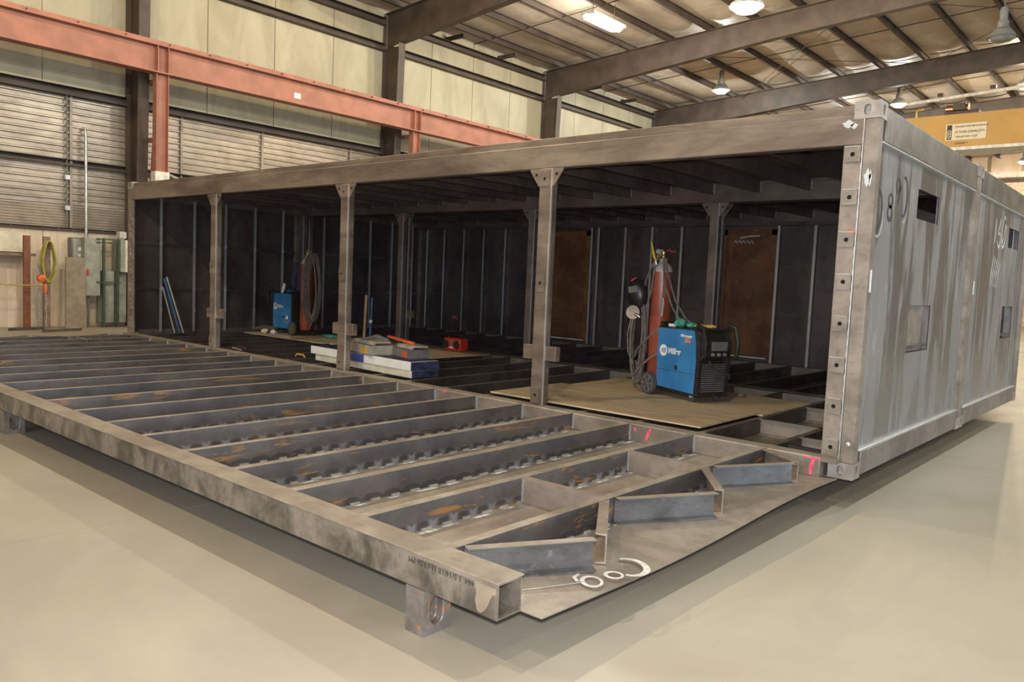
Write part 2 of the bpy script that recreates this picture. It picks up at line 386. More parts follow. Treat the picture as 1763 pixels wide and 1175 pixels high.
# --- roof
ce = thing('ceiling', 'sloping metal roof with vinyl faced insulation between dark purlins', None, (0, 0, 9.6), kind='structure')
FY = [YS] + [FR0[0]] + FR + [YN]
PX = [-17.35 + 1.53 * k for k in range(12)]; PX = PX[:11] + [-0.45]
edges = [-18.5] + PX[:11] + [0.0]
def panel_mesh(w, l, seed):
    rnd = random.Random(seed); nx, ny = 5, 14; vs = []
    ph = rnd.random() * 6
    for j in range(ny + 1):
        for i in range(nx + 1):
            u = i / nx; v = j / ny
            s_ = math.sin(PI * u) * (0.05 + 0.05 * math.sin(v * 9 + ph)) + math.sin(PI * u) * 0.05 * math.exp(-((v - 0.9) / 0.05) ** 2)
            vs.append((u * w, v * l, -s_))
    fs = [(j * (nx + 1) + i, j * (nx + 1) + i + 1, (j + 1) * (nx + 1) + i + 1, (j + 1) * (nx + 1) + i) for j in range(ny) for i in range(nx)]
    return vs, fs
cache = {}
for j in range(len(FY) - 1):
    y0, y1 = FY[j], FY[j + 1]
    for sgn in (-1, 1):
        for k in range(len(edges) - 1):
            a, b_ = edges[k], edges[k + 1]; w = b_ - a
            key = (round(w, 2), round(y1 - y0, 2), (k * 3 + j) % 3, sgn)
            if key not in cache:
                vs, fs = panel_mesh(w, y1 - y0, hash(key) % 999)
                vs = [(x, y, z + 0.058 * x) if sgn < 0 else (-x, y, z + 0.058 * x) for x, y, z in vs]
                o = MB().add(vs, fs).build('insulation_panel', M['insul'], ce, smooth=True, origin=(a * -sgn if sgn > 0 else a, y0, roofz(a) + 0.22))
                o.location = Vector((a if sgn < 0 else -a, y0, roofz(a) + 0.22)) - gl(ce)
                # the mesh was built around the world origin: put it back
                me = o.data; off = Vector((a * -sgn if sgn > 0 else a, y0, roofz(a) + 0.22))
                for v in me.vertices: v.co += off
                cache[key] = o
            else:
                copy_at(cache[key], ce, (a if sgn < 0 else -a, y0, roofz(a) + 0.22))
MB().add([(-18.6, YS, 9.95), (0, YS, 11.05), (18.6, YS, 9.95), (-18.6, YN, 9.95), (0, YN, 11.05), (18.6, YN, 9.95)], [(0, 1, 4, 3), (1, 2, 5, 4)]).build('roof_sheet', M['insul'], ce)
for x in PX + [-x for x in PX]:
    z = roofz(x); m = MB(); s_ = -1 if x < 0 else 1
    m.prism([(x - .05, YS, z), (x + .05, YS, z), (x + .05, YS, z + .008), (x - .03, YS, z + .008), (x - .03, YS, z + .2), (x + .04, YS, z + .2), (x + .04, YS, z + .21), (x - .04, YS, z + .21)], (0, YN - YS, 0))
    m.build('purlin', M['brown_steel'], ce)
for j in range(1, len(FY) - 2):
    ym = (FY[j] + FY[j + 1]) / 2
    MB().tube([(-18.3, ym, roofz(-18.3) + .1), (0, ym, roofz(0) + .1), (18.3, ym, roofz(18.3) + .1)], 0.018, 5).build('bridging_rod', M['brown_steel'], ce)
    for x in (-18.0,):
        for q in (0.33, 0.66):
            yy = FY[j] * (1 - q) + FY[j + 1] * q
            MB().bx(-18.45, -17.35, yy - .05, yy + .05, 9.5, 9.62).build('strut', M['brown_steel'], ce)
for (xa, ya, xb, yb) in ((-14, 18.8, -6.5, 26.8), (-6.5, 18.8, -14, 26.8), (-6.5, 18.8, 1, 26.8), (1, 18.8, -6.5, 26.8)):
    MB().tube([(xa, ya, roofz(xa) - .1), (xb, yb, roofz(xb) - .1)], 0.012, 5).build('brace_rod', M['brown_steel'], ce)

# --- steel frames: column + rafter
def frame(n, y):
    t = thing('trim_%d' % n, 'dark brown tapered steel building frame', None, (XW, y, 0), kind='structure')
    for s_ in (-1, 1):
        def X(x): return x * -s_
        c = MB()
        o0, i0, i1 = -18.15, -17.62, -17.42
        c.prism([(X(o0), y - .006, 0), (X(i0), y - .006, 0), (X(i1 - .003), y - .006, 8.6), (X(o0), y - .006, 8.6)], (0, .012, 0))
        c.prism([(X(i0), y - .13, 0), (X(i0 + .015), y - .13, 0), (X(i1 + .015), y - .13, 8.7), (X(i1), y - .13, 8.7)], (0, .26, 0))
        c.prism([(X(o0), y - .13, 0), (X(o0 - .015), y - .13, 0), (X(o0 - .015), y - .13, 9.6), (X(o0), y - .13, 9.6)], (0, .26, 0))
        c.build('column', M['brown_steel'], t)
        r = MB()
        zt0, zt1, zb0, zb1 = roofz(-18.2), roofz(0), 8.68, 9.72
        xm = -9.0
        def zb(x): return 8.68 + (9.42 - 8.68) * (x + 17.5) / 8.5 if x < xm else 9.42 + (9.98 - 9.42) * (x + 9) / 9
        pts = [-17.5, -9.0, 0.0]
        r.prism([(X(-18.12), y - .006, roofz(-18.12))] + [(X(0), y - .006, zt1)] + [(X(x), y - .006, zb(x)) for x in (0, -9, -17.5)] + [(X(-18.12), y - .006, 8.6)], (0, .012, 0))
        for a, b_ in ((-17.5, -9.0), (-9.0, 0.0)):
            r.prism([(X(a), y - .13, zb(a)), (X(b_), y - .13, zb(b_)), (X(b_), y - .13, zb(b_) - .02), (X(a), y - .13, zb(a) - .02)], (0, .26, 0))
        r.prism([(X(-18.12), y - .13, roofz(-18.12)), (X(0), y - .13, zt1), (X(0), y - .13, zt1 - .02), (X(-18.12), y - .13, roofz(-18.12) - .02)], (0, .26, 0))
        r.build('rafter', M['brown_steel'], t)
for i, y in enumerate([FR0[0]] + FR): frame(i + 1, y)

# --- left wall
wl = thing('wall_left', 'tall left wall, smooth liner below, ribbed sheet, cream insulation above', None, (XW, 0, 0), kind='structure')
yb = [YS] + [FR0[0]] + FR + [YN]
for j in range(len(yb) - 1):
    y0, y1 = yb[j] + 0.0, yb[j + 1]
    # liner panels below
    n = max(1, round((y1 - y0) / 0.99)); w = (y1 - y0) / n
    if y1 < 20:
        for k in range(n):
            a = y0 + k * w
            MB().bx(XW - .03, XW, a + .006, a + w - .006, 0, 2.28).bx(XW, XW + .012, a + w * .32, a + w * .36, 0, 2.28).bx(XW, XW + .012, a + w * .64, a + w * .68, 0, 2.28).build('liner_panel', M['liner'], wl)
    else: MB().bx(XW - .03, XW, y0, y1, 0, 2.28).build('liner_panel', M['liner'], wl)
    # ribbed sheets, real folds
    for (z0, z1, pitch, dep, mt, nm) in ((2.30, 2.82, 0.062, 0.02, 'ribdull', 'dull_ribbed_sheet'), (2.84, 5.28, 0.152, 0.045, 'ribbed', 'ribbed_sheet')):
        nn = int((z1 - z0) / pitch); prof = []
        for k in range(nn):
            z = z0 + k * pitch
            prof += [(0, z), (0, z + pitch * .58), (dep, z + pitch * .68), (dep, z + pitch * .88)]
        prof.append((0, z0 + nn * pitch))
        m = MB(); vs = [(XW + a, y0, z) for a, z in prof] + [(XW + a, y1, z) for a, z in prof]; q = len(prof)
        m.add(vs, [(i, i + 1, q + i + 1, q + i) for i in range(q - 1)])
        m.build(nm, M[mt], wl)
    # insulation above
    n = max(1, round((y1 - y0) / 2.0)); w = (y1 - y0) / n
    for k in range(n):
        a = y0 + k * w
        MB().bx(XW - .05, XW - .01, a + .012, a + w - .012, 5.3, 9.75).build('wall_insulation_panel', M['wallins'], wl)
    MB().bx(XW - .06, XW - .05, y0, y1, 0, 9.9).build('backing_sheet', M['liner'], wl)
    for (z0, z1, dd) in ((3.72, 3.86, .18), (5.30, 5.50, .20), (8.50, 8.70, .20), (9.28, 9.48, .2), (2.22, 2.30, .06)):
        MB().prism([(XW, y0 + .13, z0), (XW + dd, y0 + .13, z0), (XW + dd, y0 + .13, z0 + .05), (XW + dd - .01, y0 + .13, z0 + .05), (XW + dd - .01, y0 + .13, z0 + .01), (XW + .01, y0 + .13, z0 + .01), (XW + .01, y0 + .13, z1 - .01), (XW + dd, y0 + .13, z1 - .01), (XW + dd, y0 + .13, z1), (XW, y0 + .13, z1)], (0, y1 - y0 - .26, 0)).build('girt', M['brown_steel'], wl)
for y in (1.28, 3.9, 6.2, 9.2, 13.0, 16.0):
    MB().bx(XW + .04, XW + .075, y - .03, y + .03, 2.3, 5.32).build('sheet_lap_strip', M['ribdull'], wl)

# --- other walls (right wall has two open bay doors, far wall a pale door)
def wall_box(name, label, boxes, mat='wallins'):
    t = thing(name, label, None, (0, 0, 0), kind='structure')
    for b_ in boxes: MB().bx(*b_).build('wall_panel', M[mat], t)
    return t
wr = wall_box('wall_right', 'right workshop wall with an open bay door', [
    (XE, XE + .1, YS, 1.0, 0, 10),
    (XE, XE + .1, 1.0, 11.0, 5.6, 10), (XE, XE + .1, 11.0, YN, 0, 10)])
wn = wall_box('wall_far', 'far end wall of the workshop with a tall pale door under a dark header', [(XW - .3, XE + .3, YN, YN + .1, 0, 11.2)], 'liner')
MB().bx(-17, 2, YN - .12, YN - .02, 0, 8.72).build('tall_door_leaf', M['opening_door'], wn)
MB().bx(-17, 2, YN - .3, YN - .1, 8.72, 8.95).build('door_header', M['brown_steel'], wn)
MB().bx(-17.4, 2.4, YN - .35, YN - .05, 9.0, 9.35).build('door_hood', M['white_paint'], wn)
for k in range(20): MB().bx(-17.8 + k * 1.8, -17.6 + k * 1.8, YN - .04, YN, 9.4, 11.0).build('sheet_rib', M['ribdull'], wn)
wall_box('wall_back', 'workshop wall behind the viewer with an open bay door', [(XW - .3, -4.0, YS - .1, YS, 0, 11.2), (6.0, XE + .3, YS - .1, YS, 0, 11.2), (-4.0, 6.0, YS - .1, YS, 5.6, 11.2)])

# --- crane runway along the left wall
rw = thing('crane_runway', 'red primed crane runway beam on laced columns along the left wall', 'crane rail', (-17.0, 2.8, 0))
m = MB(); x = -17.0
m.bx(x - .16, x + .16, YS, 45, 5.98, 6.01).bx(x - .16, x + .16, YS, 45, 6.60, 6.63).bx(x - .008, x + .008, YS, 45, 6.01, 6.60)
m.build('runway_beam', M['red_iron'], rw)
MB().bx(x - .10, x + .10, YS, 45, 6.63, 6.65).bx(x - .035, x + .035, YS, 45, 6.65, 6.74).build('crane_rail', M['red_iron'], rw)
kc = MB()
for k in range(56): kc.bx(x + .04, x + .12, -12 + k * 1.0, -11.95 + k * 1.0, 6.63, 6.70)
tag(kc.build('rail_clip', M['red_iron'], rw), kind='stuff')
for i, y in enumerate([FR0[0]] + FRR):
    m = MB()
    m.bx(x - .10, x + .10, y - .145, y - .13, 0, 5.98).bx(x - .10, x + .10, y + .13, y + .145, 0, 5.98).bx(x - .006, x + .006, y - .13, y + .13, 0, 5.98)
    c = m.build('runway_column', M['red_iron'], rw)
    if i == 1: MB().bx(x - .115, x + .118, y - .168, y + .168, 2.4, 3.72).build('white_painted_band', M['white_paint'], c)
    MB().ob((-17.26, y, 4.6), (.12, 0, 1), (0, 1, 0), (1, 0, -.12), 1.35, .05, .04).build('lacing_strut', M['red_iron'], c)
    MB().bx(-17.6, -17.1, y - .05, y + .05, 4.45, 4.55).build('lacing_tie', M['red_iron'], c)
    MB().bx(-17.6, -17.1, y - .05, y + .05, 5.8, 5.9).build('lacing_tie', M['red_iron'], c)
    for dy in (-.13, .12):
        MB().bx(x - .14, x + .14, y + dy - .005, y + dy + .012, 6.01, 6.60).build('stiffener', M['red_iron'], c)
p = MB().bx(x + .009, x + .012, 6.43, 6.63, 6.16, 6.30).build('white_tag', M['white'], rw)

# --- overhead crane
cr = thing('bridge_crane', 'yellow double girder overhead bridge crane beyond the steel box', 'crane', (0, 25.9, 6.7))
for (y, z0, z1) in ((25.0, 6.66, 7.86), (27.0, 6.86, 7.7)):
    g = MB().bx(-16.75, 16.75, y - .22, y + .22, z0 + .06, z1).build('girder', M['crane_yellow'], cr)
    MB().bx(-16.75, 16.75, y - .30, y + .30, z0 - .04, z0 + .06).build('bottom_flange', M['white_paint'], g)
sg = MB().bx(-5.33, -4.1, 24.765, 24.778, 6.97, 7.52).build('capacity_sign', M['label_cream'], cr)
# measured so that its corners land on the photographed sign
sg_x0, sg_x1 = -5.33, -4.1
MB().bx(-5.29, -5.14, 24.760, 24.764, 7.0, 7.49).build('sign_emblem', M['ink'], sg)
text_obj('sign_text', 'GSD', 0.15, M['label_cream'], sg, (-5.165, 24.756, 7.03), (0, 0, 1), (-1, 0, 0), bold=.003)
text_obj('sign_text', 'CRANES AND MONORAILS', 0.082, M['ink'], sg, (-5.06, 24.760, 7.395), (1, 0, 0), (0, 0, 1), bold=.001)
text_obj('sign_text', '15 TON CAPACITY', 0.108, M['ink'], sg, (-5.06, 24.760, 7.20), (1, 0, 0), (0, 0, 1), bold=.002)
text_obj('sign_text', 'CRANE NO 11227', 0.085, M['ink'], sg, (-5.02, 24.760, 7.05), (1, 0, 0), (0, 0, 1), bold=.001)
text_obj('crane_number', 'CRANE 1', 0.10, M['ink'], cr, (-5.03, 24.775, 6.83), (1, 0, 0), (0, 0, 1), bold=.001)
m = MB().bx(-5.6, -4.5, 25.4, 26.6, 7.9, 8.1).bx(-5.3, -4.9, 25.3, 26.0, 8.1, 8.35)
m.build('trolley', M['brown_steel'], cr, bevel=.02)
MB().lathe((-5.2, 25.6, 8.2), [(.16, -.35), (.16, .35)], 14, (1, 0, 0)).build('hoist_drum', M['copper'], cr, smooth=True)
MB().tube([(-6.4, 25.1, 7.9), (-6.4, 25.1, 8.15), (-6.2, 25.1, 8.18)], .03, 6).build('limit_arm', M['yellow'], cr)
for xx in (-5.5, -5.1):
    MB().tube([(xx, 26.0, 7.9), (xx, 26.0, 3.0)], .012, 5).build('hoist_rope', M['hose'], cr)

# --- radiant heater tube
h = thing('tube_heater', 'long pale radiant heater tube hung under the far roof', 'heater', (-4, 29, 9.4))
MB().tube([(-7.8, 29, 9.30), (4.0, 29, 9.95)], .07, 10).build('heater_tube', M['white_paint'], h, smooth=True)
for x in (-6.6, -4.8, -3.0): MB().bx(x - .1, x + .1, 28.92, 29.08, 9.40 + (x + 7.8) * .055, 9.52 + (x + 7.8) * .055).build('hanger', M['brown_steel'], h)

# ================================================================== LAMPS
def lamp_light(parent, loc, power, col, r=.07, down=True):
    d = bpy.data.lights.new('lamp_bulb', 'POINT'); d.energy = power * LAMP_K; d.color = col; d.shadow_soft_size = r
    o = bpy.data.objects.new('lamp_bulb', d); COL.objects.link(o); o.parent = parent
    o.location = Vector(loc) - gl(parent); return o
def emis(name, c, s_):
    m, nt, b = new_mat(name); b.inputs['Base Color'].default_value = (*c, 1)
    b.inputs['Emission Color'].default_value = (*c, 1); b.inputs['Emission Strength'].default_value = s_; return m
M['glow_mh'] = emis('glow_metal_halide', (.55, 1.0, .68), 2.2)
M['glow_warm'] = emis('glow_sodium', (1.0, .80, .50), 16)
M['glow_white'] = emis('glow_white', (1.0, .96, .82), 9)
def highbay(x, y, z, label, col, power, glow, s_=1.0, group=None, on=True):
    t = thing('ceiling_light', label, 'light', (x, y, z), group)
    MB().lathe((x, y, z), [(.10 * s_, .46), (.13 * s_, .40), (.13 * s_, .26), (.20 * s_, .22), (.34 * s_, .02), (.35 * s_, 0), (.33 * s_, .0), (.18 * s_, .2), (.05, .21)], 20).build('reflector', M['galv'] if on else M['greypl'], t, smooth=True)
    MB().lathe((x, y, z), [(.05, -.11 * s_), (.20 * s_, -.09 * s_), (.31 * s_, .0), (.32 * s_, .05), (.2 * s_, .1)], 20).build('lens', glow if on else M['greypl'], t, smooth=True)
    MB().lathe((x, y, z), [(.09 * s_, .46), (.10 * s_, .72), (.06, .78)], 12).build('ballast_housing', M['greypl'], t, smooth=True)
    zt = roofz(x) + .1
    if zt > z + .8: MB().tube([(x, y, z + .78), (x, y, zt)], .012, 5).build('hanger_chain', M['hose'], t)
    if on and power: lamp_light(t, (x, y, z - .16 * s_), power, col)
    return t
MHC = (.98, 1.0, .93); NAC = (1.0, .80, .52); WHC = (1.0, .93, .80)
# the long rectangular fixture
t = thing('ceiling_light', 'bright rectangular ceiling light near the top centre of the photo', 'light', (-12.36, 14.0, 9.3))
m = MB(); m.prism([(-12.62, 13.35, 9.30), (-12.42, 13.15, 9.30), (-12.16, 13.35, 9.30), (-12.16, 14.75, 9.30), (-12.42, 14.95, 9.30), (-12.62, 14.75, 9.30)], (0, 0, .06)); m.build('diffuser', M['glow_white'], t)
MB().bx(-12.64, -12.14, 13.2, 14.9, 9.36, 9.46).build('housing', M['white_paint'], t, bevel=.02)
for yy in (13.5, 14.6): MB().tube([(-12.4, yy, 9.46), (-12.4, yy, roofz(-12.4) + .05)], .01, 5).build('hanger_chain', M['hose'], t)
lamp_light(t, (-12.4, 14.0, 9.25), 1500, WHC, .3)
highbay(-7.81, 14.0, 8.93, 'large glaring yellow ceiling light at the top of the photo', NAC, 1800, M['glow_warm'], 1.35)
highbay(-13.0, 23.0, 9.25, 'green tinted round ceiling light under the roof left of the box corner', MHC, 1300, M['glow_mh'])
highbay(-8.42, 30.0, 9.55, 'green tinted round ceiling light just right of the box top corner', MHC, 1300, M['glow_mh'])
highbay(-3.9, 30.0, 9.75, 'orange glowing ceiling light at the right photo edge', NAC, 1200, M['glow_warm'])
highbay(-2.63, 18.0, 8.3, 'unlit ceiling light with clear globe near the top right corner', MHC, 0, M['glow_mh'], 1.0, on=False)
n_ = 0
for (x, y, k, pw) in ((-13.2, 6.8, 1, 500), (-6.5, 6.8, 0, 1200), (1.2, 6.8, 0, 1100), (9, 6.8, 1, 900), (-13.2, -.3, 1, 500), (-6.5, -.3, 1, 1500), (1.2, -.3, 0, 1350), (9, -.3, 0, 1000), (-6.5, -8.0, 1, 1500), (1.2, -8.0, 1, 1500), (4.5, 14, 0, 1200), (11, 14, 1, 900), (5, 26, 0, 900), (-12, 34, 0, 900), (-4, 36, 1, 1200), (4, 38, 1, 1200), (-6, 45, 1, 1500)):
    t = highbay(x, y, 9.1, 'round high bay ceiling light outside the photo', NAC if k else MHC, pw, M['glow_warm'] if k else M['glow_mh'], 1.0, 'high bay lights outside the photo')

# ================================================================== STEEL BOX
Z0 = 0.21; ZT = 0.357; LX = -12.08; WD = 3.35; ZH = 2.61; ZR = 2.90
def face_hole(mb, c, u, v, n, hu, hv, a, b_, depth, k=24):
    # rectangular face with an oval hole and a recess behind it; n points outward
    c, u, v, n = Vector(c), Vector(u), Vector(v), Vector(n); vs = []; fs = []
    for i in range(k):
        t = 2 * PI * i / k; cu, cv = math.cos(t), math.sin(t)
        m_ = 1 / max(abs(cu) / hu, abs(cv) / hv) if True else 1
        vs.append(c + u * cu * m_ + v * cv * m_)
    for i in range(k):
        t = 2 * PI * i / k
        # stadium shape
        x_ = a * math.cos(t); y_ = (b_ - a) * (1 if math.sin(t) > 0 else -1) * (0 if abs(math.sin(t)) < 1e-6 else 1) + a * math.sin(t) if b_ > a else b_ * math.sin(t)
        vs.append(c + u * x_ + v * y_)
    for i in range(k):
        vs.append(vs[k + i] - n * depth)
    for i in range(k):
        j = (i + 1) % k
        fs += [(i, j, k + j, k + i), (k + i, k + j, 2 * k + j, 2 * k + i)]
    fs.append(tuple(range(2 * k, 3 * k)))
    # corner fillers so that the outer ring is the true rectangle
    base = len(vs)
    for su, sv in ((1, 1), (-1, 1), (-1, -1), (1, -1)):
        corner = c + u * hu * su + v * hv * sv
        near = sorted(range(k), key=lambda q: (vs[q] - corner).length)[:2]
        if (vs[near[0]] - corner).length > 1e-4:
            vs.append(corner); fs.append((near[0], near[1], len(vs) - 1))
    mb.add(vs, fs)
def holed_box(mb, x0, x1, y0, y1, z0, z1, holes, depth=.05):
    cx_, cy_, cz_ = (x0 + x1) / 2, (y0 + y1) / 2, (z0 + z1) / 2; hx, hy, hz = (x1 - x0) / 2, (y1 - y0) / 2, (z1 - z0) / 2
    X, Y, Z = Vector((1, 0, 0)), Vector((0, 1, 0)), Vector((0, 0, 1)); C = Vector((cx_, cy_, cz_))
    for key, n, u, v, hn, hu, hv in (('+x', X, Y, Z, hx, hy, hz), ('-x', -X, Y, Z, hx, hy, hz), ('+y', Y, X, Z, hy, hx, hz), ('-y', -Y, X, Z, hy, hx, hz), ('+z', Z, X, Y, hz, hx, hy), ('-z', -Z, X, Y, hz, hx, hy)):
        c = C + n * hn
        if key in holes: a, b_ = holes[key]; face_hole(mb, c, u, v, n, hu, hv, a, b_, depth)
        else: mb.add([c - u * hu - v * hv, c + u * hu - v * hv, c + u * hu + v * hv, c - u * hu + v * hv], [(0, 1, 2, 3)])
def pad(x, y, z, w, h, parent, mat='casting', t=.018, r=.016):      # square bolt plate facing -Y with a real hole
    m = MB(); holed_box(m, x - w / 2, x + w / 2, y - t, y, z - h / 2, z + h / 2, {'-y': (r, r)}, t * .9)
    p = m.build('bolt_plate', M[mat], parent)
    q = MB().lathe((x, y - t * .3, z), [(r * .96, 0), (r * .96, .001)], 12, (0, -1, 0)).build('bolt_hole', M['black_hole'], p)
    return p

def module(y0, label, front, back):
    y1 = y0 + WD
    t = thing('steel_module', label, 'steel box', (LX / 2, y0 + WD / 2, Z0), 'pair of steel box modules')
    # corner castings
    for xa, xb in ((-.178, 0), (LX, LX + .178)):
        for ya, yc in ((y0, y0 + .162), (y1 - .162, y1 - .004)):
            for za, zc in ((Z0, Z0 + .118), (2.79, 2.912)):
                m = MB(); holed_box(m, xa, xb, ya, yc, za, zc, {'-y': (.024, .038), '+x': (.024, .038), '-x': (.024, .038)}, .045)
                m.build('corner_casting', M['casting'], t)
    # side frames (right x=0, left x=LX)
    for s_, xo in ((1, 0.0), (-1, LX)):
        def bxx(m, d0, d1, *r): return m.bx(*sorted((xo - s_ * d0, xo - s_ * d1)), *r)
        for ya, yc in ((y0 + .004, y0 + .10), (y1 - .10, y1 - .008)):
            m = MB(); bxx(m, .002, .10, ya, yc, Z0 + .118, 2.79); bxx(m, .012, .05, ya + .096 if ya < y0 + 1 else ya - .03, yc + .03 if ya < y0 + 1 else ya, Z0 + .118, 2.79)
            m.build('corner_post', M['mill'], t, bevel=.006)
        m = MB(); bxx(m, .0, .09, y0 + .162, y1 - .162, 2.645, 2.885); m.build('side_top_rail', M['rail'], t, bevel=.006)
        m = MB(); bxx(m, .0, .09, y0 + .162, y1 - .162, Z0 + .015, .405); m.build('side_bottom_rail', M['rail'], t, bevel=.006)
        m = MB(); bxx(m, .004, .05, y0 + .13, y1 - .13, .405, .418); m.build('rail_edge', M['bright'], t, bevel=.004); m = MB(); bxx(m, .004, .05, y0 + .13, y1 - .13, 2.632, 2.645); m.build('rail_edge', M['bright'], t, bevel=.004)
        # skin, with the two duct openings on the right side
        m = MB(); d0, d1 = .04, .047
        if s_ > 0:
            ya, yc = (y0 + 1.27, y0 + 1.96) if y0 < 1 else (y0 + 2.05, y0 + 2.73)
            for r in ((y0 + .1, ya, .40, 2.65), (yc, y1 - .1, .40, 2.65), (ya, yc, .40, 1.08), (ya, yc, 1.48, 2.2), (ya, yc, 2.44, 2.65)): bxx(m, d0, d1, *r)
            m.build('side_panel', M['side'], t)
            for za, zc in ((1.08, 1.48), (2.2, 2.44)):
                q = MB()
                for r in ((ya - .008, ya, za, zc), (yc, yc + .008, za, zc), (ya, yc, za - .008, za), (ya, yc, zc, zc + .008)): bxx(q, .041, .12 if za < 2 else .06, *r)
                q.build('duct_opening_frame', M['stud'], t)
            if y0 < 1: q = MB(); bxx(q, .10, .105, ya - .05, yc + .05, 1.03, 1.53); q.build('closing_plate', M['plate'], t)
        else:
            bxx(m, d0, d1, y0 + .1, y1 - .1, .40, 2.65); m.build('side_panel', M['inner'], t)
        # dark inside lining and studs
        ysd = [y0 + .54 + .605 * k for k in range(5)]
        if y0 > 1: ysd = [y0 + .58 + .605 * k for k in range(5)]
        if s_ > 0: ysd = [y0 + .54, y0 + 1.15, y0 + 3.0] if y0 < 1 else [y0 + .58, y0 + 1.2, y0 + 1.8, y0 + 3.0]
        for y in ysd:
            m = MB(); bxx(m, .05, .135, y - .004, y + .004, .36, 2.70); st = m.build('stud', M['stud'], t)
            m = MB(); bxx(m, .130, .138, y - .042, y + .004, .36, 2.70); m.build('stud_flange', M['stud_edge'], st)
        for z in (1.13, 1.91):
            m = MB(); bxx(m, .05, .10, y0 + .1, y1 - .1, z, z + .006); bxx(m, .094, .10, y0 + .1, y1 - .1, z - .03, z); m.build('wall_stiffener', M['stud'], t)
        if s_ < 0:
            m = MB(); bxx(m, .048, .052, y0 + .1, y1 - .1, .36, 2.66); m.build('inner_lining', M['inner'], t)
    # front header and back header
    for (ya, yc, nm) in ((y0 + .002, y0 + .11, 'front'), (y1 - .12, y1 - .012, 'back')):
        m = MB(); m.bx(LX + .10, -.10, ya, yc, ZH, 2.825)
        hd = m.build('header_rail', M['header' if nm == 'front' and y0 < 1 else 'roofin'], t, bevel=.010)
        m = MB(); m.bx(LX + .178, -.178, ya + .022, yc, 2.825, 2.893); m.build('roof_edge_bar', M['header' if nm == 'front' and y0 < 1 else 'roofin'], t, bevel=.006)
    # sill rails
    sy = (-.10, .055) if y0 < 1 else (y0 + .01, y0 + .15)
    MB().bx(LX + .25, -.20, sy[0], sy[1], Z0, ZT + (.004 if y0 < 1 else 0)).build('sill_rail', M['mill'], t, bevel=.008)
    MB().bx(LX + .18, -.18, y1 - .15, y1 - .01, Z0, ZT).build('sill_rail', M['mill'], t, bevel=.008)
    if y0 < 1:
        MB().bx(-.205, -.085, -.098, .05, .330, ZT + .002).build('sill_end_plate', M['mill'], t); MB().bx(LX + .09, LX + .255, -.098, .05, .330, ZT + .002).build('sill_end_plate', M['mill'], t)
    # floor skin and joists
    MB().bx(LX + .05, -.05, y0 + .02, y1 - .02, Z0 - .006, Z0 + .002).build('floor_plate', M['plate'], t)
    jy0, jy1 = (y0 + .055, y1 - .15) if y0 < 1 else (y0 + .15, y1 - .15)
    fj = None
    for k in range(19):
        x = -.604 - .6096 * k
        if fj is None: fj = lit_top(chan(MB(), (x, jy0, Z0 + .002), (x, jy1, Z0 + .002), .145).build('floor_joist', M['dark'], t, origin=(x, jy0, Z0)), 'dark_top')
        else: copy_at(fj, t, (x, jy0, Z0))
    for (xa, xb, yy) in ((-1.2136, -.61, y0 + 1.2), (-1.2136, -.61, y0 + 2.35), (-.604, -.10, y0 + .62), (-.604, -.10, y0 + 1.75), (-.604, -.10, y0 + 2.85)):
        chan(MB(), (xb, yy, Z0 + .002), (xa, yy, Z0 + .002), .145).build('cross_member', M['mill'], t)
    if y0 < 1:
        MB().ob((-.30, .20, ZT - .01), (1, -.12, 0), (.12, 1, 0), (0, 0, 1), .26, .022, .006).ob((-.30, .19, Z0 + .07), (1, -.12, 0), (.12, 1, 0), (0, 0, 1), .26, .004, .07).build('corner_brace', M['dark'], t)
    # roof
    MB().bx(LX + .05, -.05, y0 + .05, y1 - .05, 2.855, 2.863).build('roof_plate', M['roofin'], t)
    rj = None
    for k in range(19):
        x = -.46 - .606 * k
        if rj is None: rj = chan(MB(), (x, y0 + .11, 2.715), (x, y1 - .12, 2.715), .14, .045).build('roof_joist', M['roofin'], t, origin=(x, y0 + .11, 2.715))
        else: copy_at(rj, t, (x, y0 + .11, 2.715))
    tk = MB()
    for k in range(19):
        x = -.46 - .606 * k
        tk.bx(x + .001, x + .008, y1 - .128, y1 - .120, 2.73, 2.84)
    tag(tk.build('roof_weld', M['weld'], t), kind='stuff')
    return t

m1 = module(0.0, 'nearer long open-fronted steel box module with posts, number 89 on its side', True, False)
m2 = module(WD, 'rear steel box module bolted behind, number 160 on its side', False, True)

# --- near corner posts with their column of bolt plates
def flange_post(parent, xs0, xs1, sgn):
    m = MB().bx(min(xs0, xs1), max(xs0, xs1), .012, .024, ZT, ZH)
    fp = m.build('bolt_flange', M['brace'], parent)
    for k in range(8):
        z = .43 + k * .302
        pad((xs0 + xs1) / 2 + .004 * sgn, .012, z, .108, .108, fp, 'mill'); MB().bx((xs0 + xs1) / 2 - .05, (xs0 + xs1) / 2 + .05, -.007, .012, z + .054, z + .059).build('pad_top_strip', M['weld'], fp)  # pale strip along the top edge of each plate
    w = MB()
    for k in range(26):
        z = .42 + k * .084
        w.bx(xs1 - .003 if sgn > 0 else xs1 - .003, xs1 + .004, .002, .012, z, z + .045)
    tag(w.build('stitch_weld', M['weld'], fp), kind='stuff')
    return fp
flange_post(m1, -.235, -.108, 1)
flange_post(m1, LX + .22, LX + .108, -1)
g = MB().bx(-.106, -.10, -.001, .01, .33, 2.79).build('post_edge', M['bright'], m1)
wd = MB()
for (x_, z_, sx, sz) in ((-.21, 2.76, .05, .025), (-.17, 2.745, .03, .02), (-.055, 2.375, .028, .055), (-.035, 2.37, .012, .05)):
    vs = [(x_ + sx * (1 + .25 * math.sin(5 * a)) * math.cos(a) * .8, -.004, z_ + sz * (1 + .25 * math.cos(4 * a)) * math.sin(a)) for a in [2 * PI * i / 16 for i in range(16)]]
    wd.prism(vs, (0, .004, 0))
